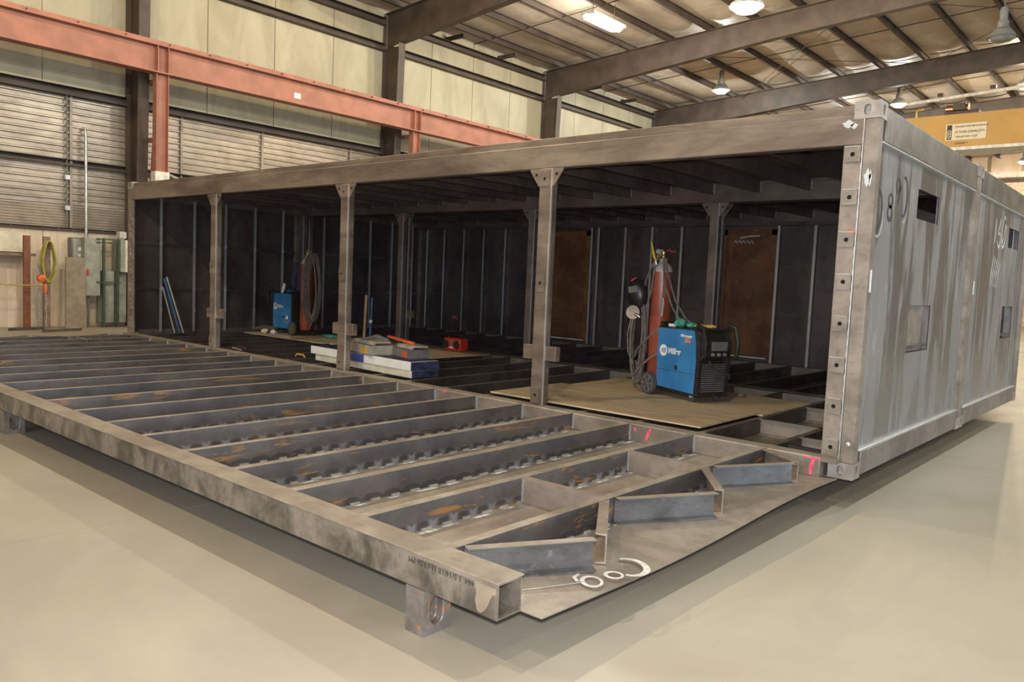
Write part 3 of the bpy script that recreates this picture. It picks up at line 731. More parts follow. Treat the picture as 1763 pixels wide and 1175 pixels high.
wd.build('ground_bright_patch', M['bright'], m1)
MB().lathe((-.045, -.004, .47), [(.018, 0), (.012, .006), (.002, .008)], 12, (0, -1, 0)).build('plug_weld', M['bright'], m1)
MB().bx(.0, .004, .045, .075, 1.57, 1.73).build('white_label', M['white'], m1)
MB().bx(.0, .004, WD + .10, WD + .125, 1.60, 1.74).build('white_label', M['white'], m2)

# --- intermediate posts
def post(parent, x, y, w, d, mat, pads=True, zb=ZT, stub=True, edge=True):
    p = MB().bx(x - w / 2, x + w / 2, y, y + d, zb, ZH).build('post', M[mat], parent, bevel=.008)
    if edge: MB().bx(x + w / 2 - .004, x + w / 2 + .004, y + .004, y + .022, zb, ZH).build('bright_edge', M['stud_edge' if y > 1 else 'bright'], p)
    for s_ in (-1, 1):
        a = x + s_ * w / 2
        MB().prism([(a, y + .01, ZH), (a + s_ * .125, y + .01, ZH), (a + s_ * .125, y + .01, ZH - .02), (a + s_ * .02, y + .01, ZH - .165), (a, y + .01, ZH - .165)], (0, .012, 0)).build('gusset_plate', M[mat], p)
        MB().lathe((a + s_ * .05, y + .011, ZH - .055), [(.014, 0), (.014, .004)], 12, (0, -1, 0)).build('bolt_hole', M['black_hole'], p)
    if pads:
        pad(x, y, ZH - .10, .105, .14, p, mat); pad(x, y, 1.53, .105, .17, p, mat); pad(x, y, ZT + .095, .10, .15, p, mat)
    if stub:
        for s_ in (-1, 1):
            b_ = MB().bx(min(x + s_ * w / 2, x + s_ * (w / 2 + .13)), max(x + s_ * w / 2, x + s_ * (w / 2 + .13)), y + .02, y + .09, .79, .93).build('stub_bracket', M[mat], p, bevel=.005)
    return p
for x in (-2.965, -6.06, -9.18): post(m1, x, 0.0, .145, .10, 'header')
for x in (-2.83, -5.79, -8.74, -11.72):
    post(m1, x - .03, WD - .12, .115, .10, 'midpost', pads=False, stub=False)
    post(m2, x - .04, WD + .02, .115, .10, 'midpost', pads=False, stub=(x > -9.5 and x < -8), edge=True)

# --- back wall of the rear module
yb_ = 2 * WD
MB().bx(LX + .05, -.05, yb_ - .03, yb_ - .022, Z0, 2.70).build('rear_lining', M['inner'], m2)
sx_ = [-.5, -1.03, -1.62, -2.22, -2.81, -3.40, -4.44, -5.15, -5.75, -6.32, -6.92, -7.08, -8.14, -9.30, -9.92, -10.52, -11.14, -11.7]
for x in sx_:
    st = MB().bx(x - .004, x + .004, yb_ - .115, yb_ - .03, .36, 2.66).build('stud', M['stud'], m2)
    MB().bx(x - .038, x + .004, yb_ - .118, yb_ - .112, .36, 2.64).build('stud_flange', M['stud_edge'], st)
for i in range(len(sx_) - 1):
    a, b_ = sx_[i + 1], sx_[i]
    if (b_ - a) > .8 and i in (5, 11): zz = (2.56,)
    else: zz = (1.17, 1.93)
    for z in zz: MB().bx(a + .004, b_ - .038, yb_ - .08, yb_ - .03, z, z + .008).build('wall_stiffener', M['stud'], m2)
MB().bx(LX + .1, -.1, yb_ - .15, yb_ - .03, 2.60, 2.66).build('rear_top_angle', M['inner'], m2)
for (a, b_) in ((-8.10, -7.14), (-4.40, -3.45)):
    d = MB().bx(a + .05, b_ - .05, yb_ - .075, yb_ - .06, .46, 2.46).build('blank_door', M['rustdoor'], m2)
    MB().bx(a, a + .09, yb_ - .10, yb_ - .04, .42, 2.54).bx(b_ - .09, b_, yb_ - .10, yb_ - .04, .42, 2.54).bx(a, b_, yb_ - .10, yb_ - .04, 2.45, 2.54).build('door_frame', M['rustframe'] if a < -8 else M['rustdoor'], d)
    MB().bx(a + .05, b_ - .05, yb_ - .12, yb_ - .07, .42, .44).build('door_sill', M['white_paint'], d)
    MB().bx(a + .16, a + .175, yb_ - .083, yb_ - .075, .9, 2.35).build('door_fold', M['rustframe'], d)
w = MB(); n_ = (0, -1, 0)
for k in range(5): ribbon(w, [(-4.2 + k * .07, yb_ - .078, 2.32 + .02 * (k % 2)), (-4.17 + k * .07, yb_ - .078, 2.36), (-4.13 + k * .07, yb_ - .078, 2.31)], n_, .02)
ribbon(w, [(-4.1, yb_ - .078, 2.40), (-3.95, yb_ - .078, 2.43), (-3.75, yb_ - .078, 2.44)], n_, .025)
w.build('chalk_writing', M['chalk'], m2)
w = MB()
for (x_, z_) in ((-5.62, 2.16), (-5.5, 2.17), (-5.4, 2.15)): ribbon(w, [(x_, yb_ - .035, z_), (x_ + .05, yb_ - .035, z_ + .03), (x_ + .1, yb_ - .035, z_)], n_, .03)
ribbon(w, [(-10.9, yb_ - .035, .62), (-10.8, yb_ - .035, .66), (-10.72, yb_ - .035, .6)], n_, .05)
w.build('pink_mark', M['pink'], m2)
# bright weld ticks on studs of the left wall
w = MB()
for y in (.54, 1.145, 1.75, 2.355, 2.96):
    for z in (.75, 1.13, 1.91): w.bx(LX + .136, LX + .142, y - .02, y + .006, z - .03, z + .03)
tag(w.build('weld_spot', M['bright'], m1), kind='stuff')
# --- chalk numbers on the right side
w = MB(); Yx, Zx, n_ = (0, 1, 0), (0, 0, 1), (1, 0, 0)
x_ = -.0395
def S_(c, rx, ry, a0, a1, wd_=.02): ribbon(w, arc((x_, c[0], c[1]), rx, ry, a0, a1, Yx, Zx), n_, wd_)
S_((.22, 2.17), .11, .15, 100, -100, .036)
S_((.53, 2.27), .05, .045, 90, 450, .036); S_((.53, 2.175), .055, .05, 90, 450, .036)
S_((.70, 2.40), .05, .05, 90, 450, .036); ribbon(w, [(x_, .75, 2.40), (x_, .75, 2.33), (x_, .72, 2.26)], n_, .028)
S_((.87, 2.33), .085, .15, 110, -110, .036)
w.build('marker_number', M['darkchalk'], m1)
w = MB()
S_((.25, 2.13), .11, .15, 20, -110, .022); S_((.90, 2.29), .085, .15, 0, -100, .02)
w.build('chalk_smear', M['smear'], m1)
w = MB(); dy = WD + .0
ribbon(w, [(x_, 4.55, 2.48), (x_, 4.57, 2.34), (x_, 4.55, 2.2)], n_, .05)
ribbon(w, [(x_, 4.84, 2.5), (x_, 4.74, 2.36), (x_, 4.72, 2.24)], n_, .045); S_((4.81, 2.25), .08, .08, 90, 450, .04)
S_((5.07, 2.36), .11, .18, 60, 420, .045); ribbon(w, [(x_, 5.16, 2.5), (x_, 5.02, 2.2)], n_, .03)
for k in range(5): ribbon(w, [(x_, 4.6 + k * .1, 2.06 - .02 * k), (x_, 4.52 + k * .1, 1.85), (x_, 4.5 + k * .1, 1.70)], n_, .035)
w.build('chalk_number', M['chalk'], m2)

# ================================================================== FRONT FLOOR FRAME
ff = thing('floor_frame', 'low floor frame of many parallel steel joists laid out before the open box', 'steel frame', (-6.1, -1.8, Z0))
E0, E1 = -3.593, -3.448
m = MB(); xa, xb = LX - .15, -.198; a = .007
m.bx(xa, xb, E0, E0 + a, Z0, ZT).bx(xa, xb, E1 - a, E1, Z0, ZT).bx(xa, xb, E0 + a, E1 - a, Z0, Z0 + a).bx(xa, xb, E0 + a, E1 - a, ZT - a, ZT)
ob = m.build('edge_beam', M['beam'], ff)
MB().bx(xa, xb + .004, E0 - .006, E1 + .012, ZT, ZT + .007).build('cap_strip', M['mill'], ob, bevel=.003)
MB().bx(xb - .5, xb + .002, E0 - .009, E0 - .002, ZT - .014, ZT + .004).build('bright_lip', M['brace'], ob)
text_obj('stencil_text', '444_1 5/14/18 11:13:56 PM', .036, M['ink'], ob, (-.325, E0 - .0012, .335), (-1, 0, 0), (0, 0, -1), ext=.0003)
pts = [(-.325, .335), (-.30, .350), (-.235, .352), (-.205, .352), (-.205, .315), (-.222, .308), (-.235, .290), (-.245, .262), (-.262, .235), (-.285, .217), (-.305, .222), (-.318, .262), (-.312, .300)]
MB().prism([(px_, E0 - .001, pz) for px_, pz in pts], (0, -.0006, 0)).build('primer_patch', M['primer'], ob)
j0 = None
for k in range(19):
    x = -.604 - .6096 * k
    if j0 is None: j0 = lit_top(chan(MB(), (x, E1, Z0 + .002), (x, -.10, Z0 + .002), .149, .06, .007).build('joist', M['joist'], ff, origin=(x, E1, Z0)), 'top')
    else: copy_at(j0, ff, (x, E1, Z0))
# bare metal end welds of the joists
e0 = None
for k in range(19):
    x = -.604 - .6096 * k
    if e0 is None: e0 = MB().bx(x - .001, x + .009, -.112, -.100, Z0 + .01, ZT - .002).build('end_weld', M['bright'], ff, origin=(x, -.11, Z0))
    else: copy_at(e0, ff, (x, -.11, Z0))
# stitch welds on the plate along each joist
sw = MB()
rnd = random.Random(3)
for k in range(9):
    x = -.604 - .6096 * k
    y = -3.38
    while y < -.2:
        l = .05 + rnd.random() * .03
        sw.bx(x, x + .014, y, y + l, Z0 + .002, Z0 + .013); y += .155
tag(sw.build('stitch_weld', M['weld'], ff), kind='stuff')
sw = MB()
for k in range(6):
    x = -.604 - .6096 * k; y = -3.3
    while y < -.25:
        l = .10 + rnd.random() * .12; wd_ = .012 + rnd.random() * .022
        sw.add([(x + .03, y, Z0 + .0035), (x + .03 + wd_, y + l * .3, Z0 + .0035), (x + .035 + wd_ * .6, y + l, Z0 + .0035), (x + .026, y + l * .7, Z0 + .0035)], [(0, 1, 2, 3)])
        y += .17 + rnd.random() * .12
tag(sw.build('weld_spatter', M['spatter'], ff), kind='stuff')
# plate with a gently waving free edge
vs = []; fs = []; nx, ny = 8, 30
for j in range(ny + 1):
    y = -3.448 + 3.40 * j / ny
    for i in range(nx + 1):
        x = -.7 + .612 * i / nx; q = max(0, (x + .5) / .41) ** 1.5; v = j / ny
        z = Z0 + .002 + q * (-.004 - .020 * math.sin(v * 2 * PI * 1.0 - .4) * (1 if v < .9 else 1))
        vs.append((x, y, z))
b0 = len(vs)
vs += [(x, y, z - .006) for x, y, z in vs]
for j in range(ny):
    for i in range(nx):
        k = j * (nx + 1) + i; fs.append((k, k + 1, k + nx + 2, k + nx + 1)); fs.append((b0 + k, b0 + k + nx + 1, b0 + k + nx + 2, b0 + k + 1))
for j in range(ny): k = j * (nx + 1) + nx; fs.append((k, b0 + k, b0 + k + nx + 1, k + nx + 1))
for i in range(nx): fs.append((i, b0 + i, b0 + i + 1, i + 1)); k = ny * (nx + 1) + i; fs.append((k, k + 1, b0 + k + 1, b0 + k))
fp = MB().add(vs, fs).build('floor_plate', M['plate'], ff)
MB().bx(LX + .09, -.7, -3.448, -.10, Z0 - .004, Z0 + .002).build('floor_plate', M['plate'], ff)
w = MB(); n_ = (0, 0, 1); zz = Z0 + .004
Xx = Vector((.75, .66, 0)); Yy = Vector((-.66, .75, 0))
ribbon(w, arc((-.175, -2.98, zz), .045, .06, 0, 360, Xx, Yy), n_, .022); ribbon(w, [(-.22, -3.03, zz), (-.26, -3.0, zz), (-.27, -2.95, zz)], n_, .02)
ribbon(w, arc((-.15, -2.84, zz), .04, .04, 0, 360, Xx, Yy), n_, .02); ribbon(w, arc((-.16, -2.70, zz), .085, .11, -110, 110, Xx, Yy), n_, .034)
ribbon(w, [(-.36, -3.36, zz), (-.26, -3.15, zz), (-.20, -3.02, zz)], n_, .006)
w.build('white_spray_number', M['chalk'], ff)
# corner zigzag gussets and cross members, both ends of the frame
def gussets(xj, xt, s_):
    for (ya, yt0, yt1, yb2) in ((-3.37, -2.83, -2.74, -2.22), (-2.17, -1.60, -1.51, -1.05), (-.99, -.42, -.34, -.11)):
        chan(MB(), (xj, ya, Z0 + .0005), (xt, yt0, Z0 + .0005), .149, .055, .007, side=-1 if s_ > 0 else 1).build('diagonal_channel', M['channel'], ff, origin=(xj, ya, Z0))
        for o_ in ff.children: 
            if o_.name.startswith('diagonal_channel') and len(o_.data.materials) == 1 and o_.data.materials[0] == M['channel']: lit_top(o_, 'top')
        chan(MB(), (xt + .02 * s_, yt1, Z0 - .0012), (xj, yb2, Z0 - .0012), .149, .055, .007, side=-1 if s_ < 0 else 1).build('diagonal_channel', M['brace'], ff)
gussets(-.604, -.285, 1)
gussets(LX + .55, LX + .24, -1)
for yy in (-2.25, -1.08):
    chan(MB(), (-.61, yy, Z0 + .0012), (-1.2136, yy, Z0 + .0012), .149, .055, .007, side=-1).build('cross_member', M['brace'], ff)
    MB().bx(-1.216, -1.204, yy - .004, yy + .008, Z0 + .01, ZT - .002).build('end_weld', M['bright'], ff)
    chan(MB(), (LX + .62, yy, Z0 + .002), (LX + 1.15, yy, Z0 + .002), .149, .055, .007).build('cross_member', M['brace'], ff)
# pink marks on the sill
n_ = (0, -1, 0); yy = -.1015
for pts, ww in (([(-.265, yy, .225), (-.262, yy, .28), (-.245, yy, .34)], .028), ([(-.33, yy, .350), (-.26, yy, .345), (-.19, yy, .350)], .012),
                ([(-1.62, yy, .345), (-1.64, yy, .30), (-1.66, yy, .24)], .03), ([(-1.78, yy, .33), (-1.76, yy, .30)], .02), ([(-4.08, yy, .352), (-4.15, yy, .34)], .02)):
    w = MB(); ribbon(w, pts, n_, ww); w.build('pink_mark', M['pink'], m1)

# ================================================================== SUPPORT BLOCKS
def stand(xr, y, label, w_=.118, d_=.162, h_=.21 - .004):
    t = thing('support_block', label, 'support block', (xr - w_ / 2, y + d_ / 2, 0), 'cast corner blocks used as stands')
    m = MB(); holed_box(m, xr - w_, xr, y, y + d_, 0, h_, {'+x': (.030, .055), '-y': (.001, .001)} if False else {'+x': (.036, .064), '-x': (.036, .064)}, .045)
    m.build('block_body', M['stand'], t, bevel=.006)
    MB().lathe((xr - .041, y + d_ / 2 - .018, h_ / 2 + .01), [(.018, 0), (.012, .008)], 10, (1, 0, 0)).build('rust_core', M['orange_tool'] if False else M['rustframe'], t)
    return t
stand(-.615, -3.594, 'small rusty cast block with oval hole under the near end of the beam')
stand(-6.03, -3.60, 'small rusty cast block under the beam at the left photo edge')
for (x, y, lb) in ((-.75, .3, 'hidden block under the near corner of the steel box'), (LX + .9, 0.3, 'hidden block under the far left corner of the steel box'), (-.75, WD - .1, 'hidden block under the joint of the two modules'), (-.75, 2 * WD - .35, 'hidden block under the rear right corner of the steel box'), (LX + .9, 2 * WD - .35, 'hidden block under the rear left corner of the steel box')):
    stand(x, y, lb, h_=.203)

# ================================================================== PLYWOOD
def sheet(x0, x1, y0, y1, z, rz, label, th=.014):
    c = ((x0 + x1) / 2, (y0 + y1) / 2, z)
    vs = []; fs = []; n = 10
    for j in range(2):
        for i in range(n + 1):
            x = -(x1 - x0) / 2 + (x1 - x0) * i / n
            for k in range(2): vs.append((x, (-1, 1)[j] * (y1 - y0) / 2, .004 * math.sin(i * .9) * 0 + k * th))
    q = 2 * (n + 1)
    for i in range(n):
        a = 2 * i
        fs += [(a, a + 2, a + 3, a + 1), (q + a, q + a + 1, q + a + 3, q + a + 2), (a + 1, a + 3, q + a + 3, q + a + 1), (a, q + a, q + a + 2, a + 2)]
    fs += [(0, 1, q + 1, q), (2 * n, q + 2 * n, q + 2 * n + 1, 2 * n + 1)]
    o = MB().add(vs, fs).build('plywood_sheet', M['ply']); o.location = c; o.rotation_euler = (0, 0, R(rz))
    return tag(o, label, 'plywood', 'plywood sheets on the joists')
sheet(-3.62, -1.24, 1.30, 2.52, .362, -.4, 'plywood sheet the near blue welding machine stands on')
sheet(-3.66, -1.28, .115, 1.33, .377, .3, 'plywood sheet just inside the sill, right of the near post')
sheet(-11.38, -8.98, 1.80, 3.02, .362, .4, 'plywood sheet under the far welding machine')
sheet(-8.9, -6.45, 1.90, 3.12, .362, .3, 'plywood sheet behind the long cartons, near the red radio')

# ================================================================== WELDING MACHINES
def welder(base, f, label, tx, label_cables):
    f = Vector((f[0], f[1], 0)).normalized(); r = Vector((f.y, -f.x, 0)) if tx > 0 else Vector((-f.y, f.x, 0)); z = Vector((0, 0, 1))
    B = Vector(base)
    def P(a, b_, c): return B + f * a + r * b_ + z * c      # a forward, b toward the viewer, c up
    t = thing('welding_machine', label, 'welder', base)
    def bx(m, a0, a1, b0, b1, c0, c1): return m.ob(P((a0 + a1) / 2, (b0 + b1) / 2, (c0 + c1) / 2), f, r, z, abs(a1 - a0) / 2, abs(b1 - b0) / 2, abs(c1 - c0) / 2)
    W2 = .205
    body = bx(MB(), 0, .62, -W2 + .012, W2 - .012, .10, .735).build('cabinet', M['blackpl'], t, bevel=.01)
    for s_ in (-1, 1):
        prof = [(.0, .115), (.590, .10), (.597, .25), (.604, .42), (.590, .60), (.560, .742), (.0, .735)]
        pn = MB().prism([P(a, s_ * (W2 - .012), c) for a, c in prof], r * (.012 * s_)).build('side_panel', M['blue'], t)
        if s_ > 0:
            if tx > 0: a0 = .02; dr = f
            else: a0 = .60; dr = -f
            def Q(u, c): return P(a0 + (u if tx > 0 else -u), W2 + .0015, c)
            MB().lathe(Q(.08, .50), [(.062, 0), (.062, .001)], 24, r).build('logo_disc', M['white'], pn)
            lg = MB()
            for k in range(3):
                a = Q(.045 + k * .025, .475) + r * .002; lg.add([a, a + dr * .014, a + dr * .026 + z * .05, a + dr * .012 + z * .05], [(0, 1, 2, 3)])
            lg.build('logo_stripes', M['blue'], pn)
            nn = dr.cross(z)
            text_obj('maker_lettering', 'Miller', .085, M['white'], pn, Q(.155, .475) + r * .001, dr, z, bold=.003)
            if tx > 0:
                text_obj('model_lettering', 'Millermatic', .038, M['white'], pn, Q(.34, .665) + r * .001, dr, z, bold=.001)
                text_obj('model_lettering', '252', .06, M['orange_print'], pn, Q(.40, .615) + r * .001, dr, z, bold=.003)
            else:
                bx(MB(), .08, .16, W2, W2 + .002, .22, .34).build('warning_sticker', M['white'], pn)
                bx(MB(), .09, .15, W2, W2 + .003, .225, .28).build('sticker_print', M['ink'], pn)
            bx(MB(), .005, .59, W2, W2 + .001, .298, .302).build('panel_seam', M['ink'], pn)
            bx(MB(), .29 if tx > 0 else .12, .33 if tx > 0 else .28, W2, W2 + .004, .315, .36 if tx > 0 else .33).build('latch', M['blackpl'], pn)
    bx(MB(), .0, .60, -W2, W2, .735, .75).build('top_cover', M['blackpl'], t, bevel=.004)
    # front bezel: barrel shaped upper half, louvred grille below
    m = MB(); vs = []
    n = 12
    pr = [(.60 + .10 * math.sin(PI * (.12 + .76 * i / n)) , .46 + .27 * i / n) for i in range(n + 1)]
    m.prism([P(.60, -W2 + .03, .46)] + [P(a, -W2 + .03, c) for a, c in pr] + [P(.60, -W2 + .03, .73)], r * (2 * W2 - .06))
    bz = m.build('control_panel', M['blackpl'], t)
    bx(MB(), .702, .706, -.11, .10, .55, .64).build('control_display', M['greypl'], bz)
    for q in (-.08, .0, .08): MB().lathe(P(.70, q, .51), [(.02, 0), (.016, .02)], 12, f).build('knob', M['greypl'], bz, smooth=True)
    fm = MB()
    for s_ in (-1, 1): fm.prism([P(.585, s_ * W2, .085), P(.645, s_ * W2, .085), P(.66, s_ * W2, .42), P(.645, s_ * W2, .62), P(.60, s_ * W2, .755), P(.555, s_ * W2, .755), P(.592, s_ * W2, .60), P(.606, s_ * W2, .42)], r * (-.03 * s_))
    fm.build('front_frame', M['blackpl'], t)
    gr = bx(MB(), .60, .625, -W2 + .02, W2 - .02, .10, .44).build('front_grille', M['blackpl'], t)
    sl = MB()
    for k in range(14): bx(sl, .625, .64, -W2 + .045, W2 - .045, .125 + k * .021, .134 + k * .021)
    sl.build('louvre', M['greypl'], gr)
    for s_ in (-1, 1):
        m = MB().tube([P(.56, s_ * (W2 - .01), .745), P(.62, s_ * (W2 + .005), .80), P(.70, s_ * (W2 + .01), .78), P(.745, s_ * (W2 + .01), .64), P(.735, s_ * (W2 + .01), .50), P(.64, s_ * W2, .44)], .019, 8)
        m.build('handle', M['blackpl'], t, smooth=True)
    # running gear
    bx(MB(), -.34, .62, -W2 + .03, W2 - .03, .075, .10).build('cart_tray', M['blackpl'], t)
    for s_ in (-1, 1):
        wh = MB().lathe(P(-.10, s_ * (W2 + .015) - .0225, .125), [(.085, 0), (.12, .004), (.125, .012), (.125, .035), (.12, .043), (.085, .046)], 24, r).build('rear_wheel', M['rubber'], t, smooth=True)
        hb = MB().lathe(P(-.10, s_ * (W2 + .015) - .026, .125), [(.03, 0), (.03, .054)], 14, r)
        for k in range(6):
            a = 2 * PI * k / 6; d = f * math.cos(a) + z * math.sin(a)
            hb.ob(P(-.10, s_ * (W2 + .015) + .024, .125) + d * .05, d, d.cross(r), r, .04, .009, .004)
        hb.lathe(P(-.10, s_ * (W2 + .015) + .018, .125), [(.094, 0), (.094, .008), (.084, .008), (.084, 0)], 24, r)
        hb.build('wheel_hub', M['greypl'], wh)
        c = MB().lathe(P(.52, s_ * (W2 - .05) - .012, .040), [(.034, 0), (.040, .005), (.040, .02), (.034, .025)], 16, r)
        cs = c.build('front_caster', M['rubber'], t, smooth=True)
        bx(MB(), .50, .54, s_ * (W2 - .05) - .018, s_ * (W2 - .05) + .018, .055, .078).build('caster_fork', M['galv'], cs)
    # weld lead out of the front
    ld = MB().tube([P(.63, .05, .43), P(.72, .10, .40), P(.70, -.02, .34), P(.70, -.16, .30), P(.66, -.20, .26)], .013, 7)
    ld.build('front_lead', M['rubber'], t, smooth=True)
    # rear post that carries the bottle
    bx(MB(), -.03, -.005, -.16, .16, .10, .80).build('bottle_bracket', M['blackpl'], t)
    return t, P

def cylinder(c, z0, zs, label, rad=.113, ang=0):
    x, y = c; t = thing('gas_cylinder', label, 'gas cylinder', (x, y, z0))
    MB().lathe((x, y, 0), [(rad * .93, z0), (rad, z0 + .012), (rad, zs), (rad * .999, zs + .005)], 28).build('shell', M['redcyl'], t, smooth=True)
    MB().lathe((x, y, 0), [(rad * .999, zs), (rad * .97, zs + .03), (rad * .84, zs + .07), (rad * .6, zs + .10), (rad * .42, zs + .115), (rad * .40, zs + .13), (rad * .38, zs + .155), (.02, zs + .16)], 28).build('shoulder', M['cylgrey'], t, smooth=True)
    v = MB().lathe((x, y, 0), [(.016, zs + .15), (.018, zs + .2), (.024, zs + .205), (.024, zs + .225), (.01, zs + .23)], 12).build('valve', M['brass'], t, smooth=True)
    v2 = MB().lathe((x, y, zs + .23), [(.030, 0), (.032, .012), (.030, .018)], 10).build('hand_wheel', M['chrome'], v)
    d = Vector((math.cos(ang), math.sin(ang), 0))
    rg = MB().lathe(Vector((x, y, zs + .185)) + d * .01, [(.010, 0), (.012, .03), (.026, .035), (.028, .06), (.020, .075), (.006, .078)], 14, d).build('regulator', M['brass'], t, smooth=True)
    for s_ in (-1, 1):
        MB().lathe(Vector((x, y, zs + .23)) + d * .05 + Vector((0, 0, .0)) + d.cross(Vector((0, 0, 1))) * .035 * s_, [(.028, -.012), (.030, 0), (.028, .012)], 16, Vector((.5, -.85, 0))).build('gauge', M['greypl'], rg, smooth=True)
    return t

# near welder: rear wheel at (-2.54,1.47)
w1, P1 = welder((-2.47, 1.70, .376), (.938, -.345), 'blue welding machine on a wheeled cart on the near plywood', 1, '')
cylinder((-2.755, 1.885), .476, 1.70, 'brown red gas cylinder with pale shoulder behind the near blue welder', ang=PI)
def hose_coil(name, label, c, ax_u, w_, h_, n, r_, mat, cat='hose', jitter=.03, seed=1, top_pinch=.35, tails=()):
    rnd = random.Random(seed); t = thing(name, label, cat, (c[0], c[1], c[2] - h_ / 2))
    u = Vector(ax_u).normalized(); z = Vector((0, 0, 1)); nn = u.cross(z)
    for k in range(n):
        o = Vector(c) + nn * (k - n / 2) * r_ * 1.6 + u * rnd.uniform(-jitter, jitter) * .6
        hh = h_ / 2 * rnd.uniform(.88, 1.0); ww = w_ / 2 * rnd.uniform(.75, 1.0); pts = []
        for i in range(29):
            a = 2 * PI * i / 28; s_ = math.sin(a); pin = 1 - top_pinch * max(0, s_)
            pts.append(o + u * math.cos(a) * ww * pin + z * (hh * s_ + (h_ / 2 - hh)) + nn * .01 * math.sin(3 * a + k))
        MB().tube(pts, r_, 7, cap=False).build('hose_loop', M[mat], t, smooth=True)
    for tl in tails: MB().tube(tl, r_, 7).build('hose_tail', M[mat], t, smooth=True)
    return t
hose_coil('hose_coil', 'thick grey welding lead coiled and hung left of the near gas cylinder', (-2.98, 1.80, .98), (1, .25, 0), .17, 1.12, 6, .0125, 'hose', seed=4,
          tails=[[(-2.93, 1.80, 1.50), (-2.88, 1.76, 1.62), (-2.80, 1.76, 1.80), (-2.74, 1.80, 1.9)],
                 [(-2.98, 1.78, .44), (-2.90, 1.66, .42), (-2.80, 1.60, .43), (-2.62, 1.60, .50)],
                 [(-2.94, 1.70, .75), (-2.86, 1.62, .85), (-2.66, 1.62, 1.05), (-2.45, 1.66, 1.06)],
                 [(-2.92, 1.70, .70), (-2.84, 1.6, .62), (-2.70, 1.60, .75), (-2.50, 1.64, .90)]])
for (pts, lb) in (([(-2.70, 1.80, 1.90), (-2.62, 1.74, 1.72), (-2.47, 1.70, 1.40), (-2.34, 1.70, 1.22), (-2.24, 1.70, 1.15)], 'upper black cable sloping from the near cylinder valve to the welder top'),
                  ([(-2.69, 1.78, 1.86), (-2.62, 1.70, 1.58), (-2.50, 1.70, 1.32), (-2.38, 1.72, 1.15)], 'lower black cable sloping from the near cylinder valve to the welder top'),
                  ([(-2.80, 1.77, 1.90), (-2.79, 1.765, 1.75), (-2.81, 1.76, 1.5), (-2.86, 1.75, 1.3)], 'thin hose hanging down the left of the near cylinder')):
    tag(MB().tube(pts, .011, 7).build('cable', M['hose'], smooth=True), lb, 'cable')
t = thing('gauge_hose', 'looped hose with pale nozzle hanging on the right of the near cylinder', 'hose', (-2.66, 1.77, 1.3))
MB().tube([(-2.68, 1.78, 1.86), (-2.655, 1.765, 1.65), (-2.665, 1.76, 1.4), (-2.65, 1.76, 1.32), (-2.635, 1.765, 1.5), (-2.64, 1.78, 1.8)], .006, 6).build('thin_hose', M['hose'], t, smooth=True)
MB().tube([(-2.652, 1.755, 1.42), (-2.648, 1.755, 1.36), (-2.658, 1.755, 1.22)], [.010, .014, .011], 8).build('nozzle', M['cylgrey'], t, smooth=True)
t = thing('welding_pliers', 'yellow handled pliers stuck up at the near cylinder valve', 'pliers', (-2.80, 1.78, 1.8))
MB().tube([(-2.78, 1.76, 1.83), (-2.81, 1.755, 1.93), (-2.84, 1.75, 2.03)], .009, 7).tube([(-2.77, 1.76, 1.82), (-2.80, 1.755, 1.87), (-2.815, 1.755, 1.93)], .012, 7).build('grip', M['yellow'], t, smooth=True)
MB().tube([(-2.78, 1.76, 1.84), (-2.765, 1.76, 1.78)], .010, 7).build('jaw', M['chrome'], t, smooth=True)
t = thing('welding_helmet', 'black welding helmet hung left of the near gas cylinder', 'helmet', (-3.10, 1.78, 1.48))
vs = []; fs = []; n = 12; mrow = 8
hm = MB()
for (cx_, cz_, rr, sy_) in ((0, 0, 1, 1),):
    pr = []
    for j in range(mrow + 1):
        b_ = -PI / 2 + PI * j / mrow
        for i in range(n):
            a = 2 * PI * i / n
            px_ = .115 * math.cos(b_) ** .7 * math.cos(a) if math.cos(b_) > 1e-6 else 0; py_ = .085 * (max(math.cos(b_), 0) ** .7) * math.sin(a)
            vs.append((-2.99 + px_ - .05 * math.sin(b_) * .4, 1.78 + py_, 1.46 + .16 * math.sin(b_)))
    for j in range(mrow):
        for i in range(n): fs.append((j * n + i, j * n + (i + 1) % n, (j + 1) * n + (i + 1) % n, (j + 1) * n + i))
hm.add(vs, fs).build('shell', M['blackpl'], t, smooth=True)
MB().ob((-3.01, 1.70, 1.50), (1, .1, .2), (0, 1, 0), (-.2, 0, 1), .055, .006, .035).build('visor', M['greypl'], t)
MB().tube([(-3.07, 1.78, 1.53), (-3.06, 1.74, 1.60), (-3.00, 1.73, 1.63)], .008, 6).build('headband', M['pink'], t, smooth=True)
t = thing('angle_grinder', 'small grinder with pale red rimmed disc hung below the helmet', 'grinder', (-3.10, 1.74, 1.22))
MB().lathe((-3.020, 1.74, 1.24), [(.072, 0), (.078, .006), (.078, .014), (.03, .018)], 20, (.25, -1, .1)).build('guard', M['disc_pink'], t, smooth=True)
MB().lathe((-3.018, 1.722, 1.245), [(.060, 0), (.060, .003)], 20, (.25, -1, .1)).build('disc', M['cylgrey'], t)
MB().tube([(-3.000, 1.735, 1.23), (-2.960, 1.74, 1.21), (-2.930, 1.75, 1.19)], [.018, .022, .02], 10).build('motor_body', M['chrome'], t, smooth=True)
MB().tube([(-3.030, 1.72, 1.16), (-3.060, 1.71, 1.0), (-3.050, 1.72, .8), (-2.990, 1.75, .66)], .008, 6).build('cord', M['hose'], t, smooth=True)

